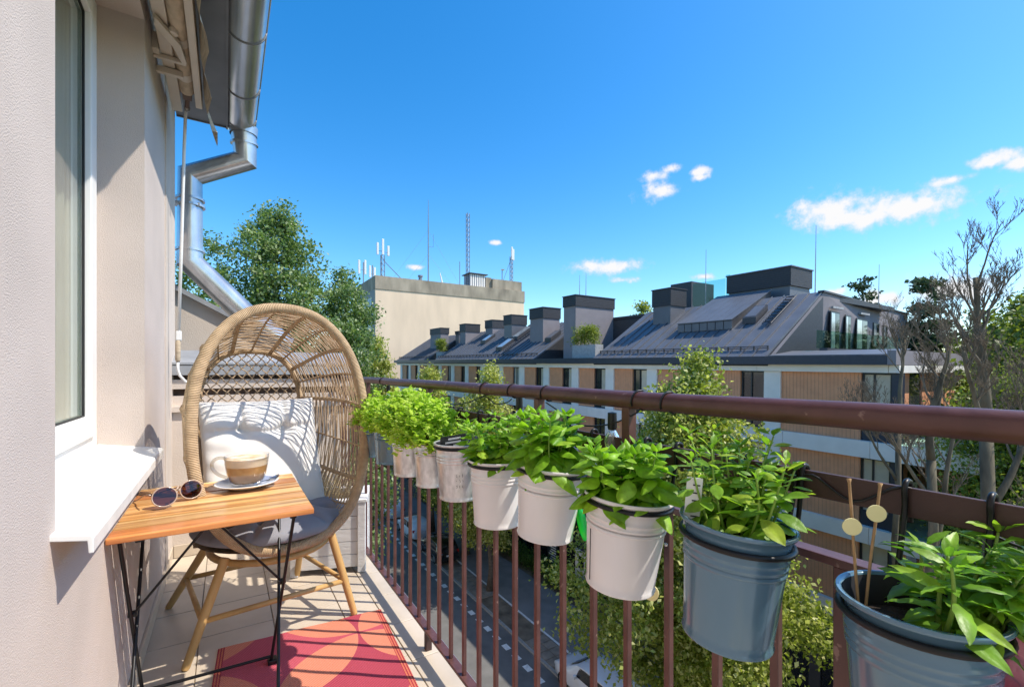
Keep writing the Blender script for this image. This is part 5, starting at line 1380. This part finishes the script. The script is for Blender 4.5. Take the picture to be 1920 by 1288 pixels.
part('upper_parapet', MB().box((40.2, 70.6, 15.61), (46.4, 76, 17.4)), 'old_concrete', fb)
for j in range(3):
    for k in range(7):
        w_ = part('window', MB().box((19.13, 71.8 + j * 3.6, 10.4 - k * 3.1), (19.205, 73.9 + j * 3.6, 12.4 - k * 3.1)), 'pillar_grey', fb)
        part('pane', MB().box((19.10, 71.95 + j * 3.6, 10.55 - k * 3.1), (19.125, 72.8 + j * 3.6, 12.25 - k * 3.1)), 'pane_dark', w_)
        part('pane', MB().box((19.10, 72.95 + j * 3.6, 10.55 - k * 3.1), (19.125, 73.75 + j * 3.6, 12.25 - k * 3.1)), 'pane_dark', w_)
rh = part('roof_hut', MB().box((35.9, 71, 15.61), (38.9, 73.4, 17.9)), 'mast', fb)
for k in range(7): part('hut_panel', MB().box((35.95 + k * .43, 70.93, 15.7), (36.2 + k * .43, 70.995, 17.8)), 'pillar_grey', rh)
part('hut_lid', MB().box((35.6, 70.7, 17.91), (39.3, 73.7, 18.05)), 'roof_dark', rh)
part('chimney', MB().box((39.0, 71, 15.61), (40.2, 73, 17.6)), 'old_concrete', fb)
part('vent', MB().lathe([(.3, 0), (.3, .9), (.42, .95), (.42, 1.2), (0, 1.25)], (27.2, 72, 15.6), 10), 'mast', fb)
# masts and aerials, each a thing
def lattice(x, y, z0, z1, w, label, nm='lattice_mast'):
    t = thing(nm, (x, y, z0), label, 'mast', 'masts on the beige block'); h = z1 - z0
    cs = [(x + w * math.cos(a), y + w * math.sin(a)) for a in (0, 2.094, 4.189)]
    for c in cs: part('leg', MB().tube([(*c, z0), (*c, z1)], .065, 5), 'mast', t)
    mb = MB(); n = int(h / (w * 2.6))
    for k in range(n):
        for i in range(3):
            a, b = cs[i], cs[(i + 1) % 3]
            mb.tube([(*a, z0 + h * k / n), (*b, z0 + h * (k + 1) / n)], .03, 4, cap=False)
    part('lacing', mb, 'mast', t, kind='stuff'); return t
def aerials(t, x, y, z, spec):
    for dx, dy, h in spec: 
        part('antenna_panel', MB().box((x + dx - .17, y + dy - .1, z), (x + dx + .17, y + dy + .1, z + h)), 'label_white', t, bevel=.04, bseg=1)
        part('antenna_arm', MB().box((x + min(dx, 0), y + dy - .03, z + h * .3), (x + max(dx, .05), y + dy + .03, z + h * .3 + .07)), 'mast', t)
t = lattice(20.9, 72, 15.6, 19.4, .35, 'lattice mast with phone antennas and a stay at the block corner'); aerials(t, 20.9, 72, 19.3, ((0, -.3, 2.5), (-.75, 0, 1.9), (.95, 0, 1.6)))
part('stay', MB().tube([(21, 72, 18.6), (24.3, 72, 15.6)], .06, 5), 'mast', t)
for i, (x, z, h, sp3, lab) in enumerate(((17.95 + 1.5, 15.6, 1.6, ((-.7, 0, 2.3), (.3, 0, 2.4)), 'tall twin phone antennas at the left roof edge'), (19.95 + .2, 15.6, .6, ((-.4, 0, 1.9), (.35, 0, 1.7)), 'low phone antennas next to the corner mast'))):
    t = thing('antenna_pole', (x, 78 - 3 * i, z), lab, 'antenna', 'masts on the beige block')
    part('pole', MB().tube([(x, 78 - 3 * i, z), (x, 78 - 3 * i, z + h + 2)], .09, 6), 'mast', t); aerials(t, x, 78 - 3 * i, z + h, sp3)
t = thing('radio_mast', (28.6, 72, 15.6), 'thin tall radio mast with stay wires on the beige block', 'mast', 'masts on the beige block')
part('pole', MB().tube([(28.6, 72, 15.6), (28.6, 72, 25.5), (28.6, 72, 29.6)], [.11, .08, .03], 6), 'mast', t)
for (x, zt) in ((22.5, 24.5), (34.5, 24.5), (25, 20.5), (33, 20.5)): part('stay', MB().tube([(28.6, 72, zt), (x, 72, 15.7)], .014, 3), 'mast', t)
part('side_dipole', MB().tube([(28.6, 72, 21.8), (29.5, 72, 21.8), (29.5, 72, 24)], .03, 4), 'mast', t)
lattice(35.95, 72, 15.6, 28.7, .33, 'tall plain lattice mast in the middle of the beige block')
t = lattice(45.0, 72, 17.4, 22.3, .3, 'lattice mast with stacked antennas at the right end of the block'); aerials(t, 45, 72, 21.6, ((0, -.2, 2.4), (.45, 0, 2.1)))
part('stay', MB().tube([(45, 72, 22), (43.2, 72, 17.5)], .04, 4), 'mast', t)
t = thing('antenna_pole', (34.4, 72, 15.6), 'short plain pole left of the roof hut', 'antenna', 'masts on the beige block'); part('pole', MB().tube([(34.4, 72, 15.6), (34.4, 72, 20)], .07, 6), 'mast', t)
t = thing('antenna_pole', (43, 72, 17.4), 'small pole with white dish near the right lattice mast', 'antenna', 'masts on the beige block')
part('pole', MB().tube([(43, 72, 17.4), (43, 72, 19.4)], .09, 6), 'mast', t); part('dish', MB().lathe([(0, .0), (.25, .05), (.4, .18)], (43, 71.8, 19.4), 12), 'label_white', t)
t = thing('antenna_pole', (31.2, 72, 15.6), 'tilted white aerial on the parapet of the beige block', 'antenna', 'masts on the beige block')
part('pole', MB().tube([(31.2, 72, 15.6), (30.7, 72, 17.6)], [.2, .09], 6), 'label_white', t)

# ================================================================== parked cars
M('car_white', (.70, .71, .73), .25, var=.02, coat=.8)
M('car_black', (.012, .012, .014), .22, var=.1, coat=.8)
M('car_glass', (.012, .014, .016), .05, var=0, spec=.9)
M('tyre', (.018, .018, .018), .85, var=.1)
M('alloy', (.35, .36, .37), .3, metal=.8, var=.05)
M('tail_red', (.35, .012, .010), .25, var=.05)
M('lamp_clear', (.65, .66, .66), .1, var=.05, coat=.6)
ST = [(0, .60, .80, .62), (.10, .72, .98, .72), (.22, .80, 1.20, .78), (.42, .86, 1.36, .80), (.8, .89, 1.46, .82), (1.5, .90, 1.49, .83), (2.1, .90, 1.47, .82), (2.55, .90, 1.36, .80), (2.95, .89, 1.12, .78), (3.25, .88, .96, .76), (3.7, .85, .88, .72), (4.0, .78, .78, .68), (4.15, .62, .62, .58)]
def car(name, label, X, Y, mat, flip=False):
    t = thing(name, (X, Y, GZ + .10), label, 'car', 'cars parked along the kerb'); WL[t.name] = Vector((0, 0, 0))
    belt = lambda y: .92 - .12 * max(0, (y - 2.6) / 1.55) ** 1.2 + .05 * max(0, (.8 - y))
    def ring(y, w, zr, wr):
        b = min(belt(y), zr - .02); ww = w
        return [(ww * .86, .22), (ww * .97, .30), (ww, .50), (ww * .99, b * .92), (ww * .955, b), (ww * .955 * .55 + wr * w * .45, b + (zr - b) * .55), (wr * w, b + (zr - b) * .90), (wr * w * .75, zr), (0, zr + .015)]
    mb = MB(); n = 9
    for (y, w, zr, wr) in ST:
        rg = ring(y, w, zr, wr)
        pts = rg + [(-a, b) for a, b in rg[-2::-1]]
        mb.v += [(a, y, b) for a, b in pts]
    m = 17
    for i in range(len(ST) - 1):
        for k in range(m - 1): mb.f.append((i * m + k, i * m + k + 1, (i + 1) * m + k + 1, (i + 1) * m + k))
    mb.f.append(tuple(range(m))[::-1] if False else tuple(range(m))); mb.f.append(tuple((len(ST) - 1) * m + k for k in range(m))[::-1])
    for i in range(len(ST) - 1): mb.f.append((i * m, (i + 1) * m, (i + 1) * m + m - 1, i * m + m - 1))
    part('body', mb, mat, t, smooth=True, auto=40)
    def pnt(y, side, f):
        for i in range(len(ST) - 1):
            if ST[i][0] <= y <= ST[i + 1][0]:
                u = (y - ST[i][0]) / (ST[i + 1][0] - ST[i][0]); a = [ST[i][q] * (1 - u) + ST[i + 1][q] * u for q in range(4)]; break
        r0 = ring(*a); lo, hi = r0[4], r0[6]
        md = r0[5]
        p = (lo[0] + (md[0] - lo[0]) * f / .6, lo[1] + (md[1] - lo[1]) * f / .6) if f < .6 else (md[0] + (hi[0] - md[0]) * (f - .6) / .4, md[1] + (hi[1] - md[1]) * (f - .6) / .4)
        return Vector((side * (p[0] + .006), y, p[1]))
    for side in (-1, 1):
        for (ya, yb) in ((.55, 1.35), (1.42, 2.45)):
            g = MB().grid(lambda u, v: pnt(ya + (yb - ya) * u * (1 - .12 * v) + (.10 * v if ya < 1 else 0), side, .1 + .82 * v), 6, 3)
            part('side_window', g, 'car_glass', t, smooth=True)
        part('mirror', MB().box((side * .90, 2.35, .93), (side * 1.04, 2.47, 1.06)), mat, t, bevel=.02)
        part('tail_light', MB().box((side * .55, .055, .74), (side * .76, .20, .94)), 'tail_red', t, bevel=.02)
        part('headlight', MB().box((side * .50, 3.85, .60), (side * .76, 4.06, .74)), 'lamp_clear', t, bevel=.03)
        for yw in (.75, 3.35):
            w = part('wheel', MB().tube([(side * .70, yw, .31), (side * .885, yw, .31)], .31, 22), 'tyre', t, smooth=True, auto=40)
            part('rim', MB().tube([(side * .886, yw, .31), (side * .893, yw, .31)], .205, 16), 'alloy', w)
    part('rear_window', MB().grid(lambda u, v: ((u - .5) * 1.12 * (1 - .12 * v), .155 + .23 * v - .012, 1.03 + .27 * v), 4, 3), 'car_glass', t)
    part('windscreen', MB().grid(lambda u, v: ((u - .5) * 1.30 * (1 - .12 * v), 3.06 - .48 * v + .03, 1.03 + .32 * v + .035), 4, 3), 'car_glass', t)
    part('bumper', MB().box((-.70, -.03, .34), (.70, .10, .58)), mat, t, bevel=.04)
    part('bumper', MB().box((-.66, 4.06, .26), (.66, 4.18, .50)), 'tyre', t, bevel=.03)
    part('number_plate', MB().box((-.26, -.036, .60), (.26, -.02, .71)), 'label_white', t)
    if flip: t.rotation_euler.z = math.pi
    return t
car('parked_car', 'white hatchback farthest along the kerb, rear to the camera', 13.35, 41.3, 'car_white')
car('parked_car', 'white hatchback parked behind the dark car, beside the tree', 13.45, 35.2, 'car_white')
car('parked_car', 'dark car parked in deep shade under the lime tree', 13.50, 29.9, 'car_black')
car('parked_car', 'white car nearest the camera, its bonnet under the lime leaves', 13.35, 12.4, 'car_white')
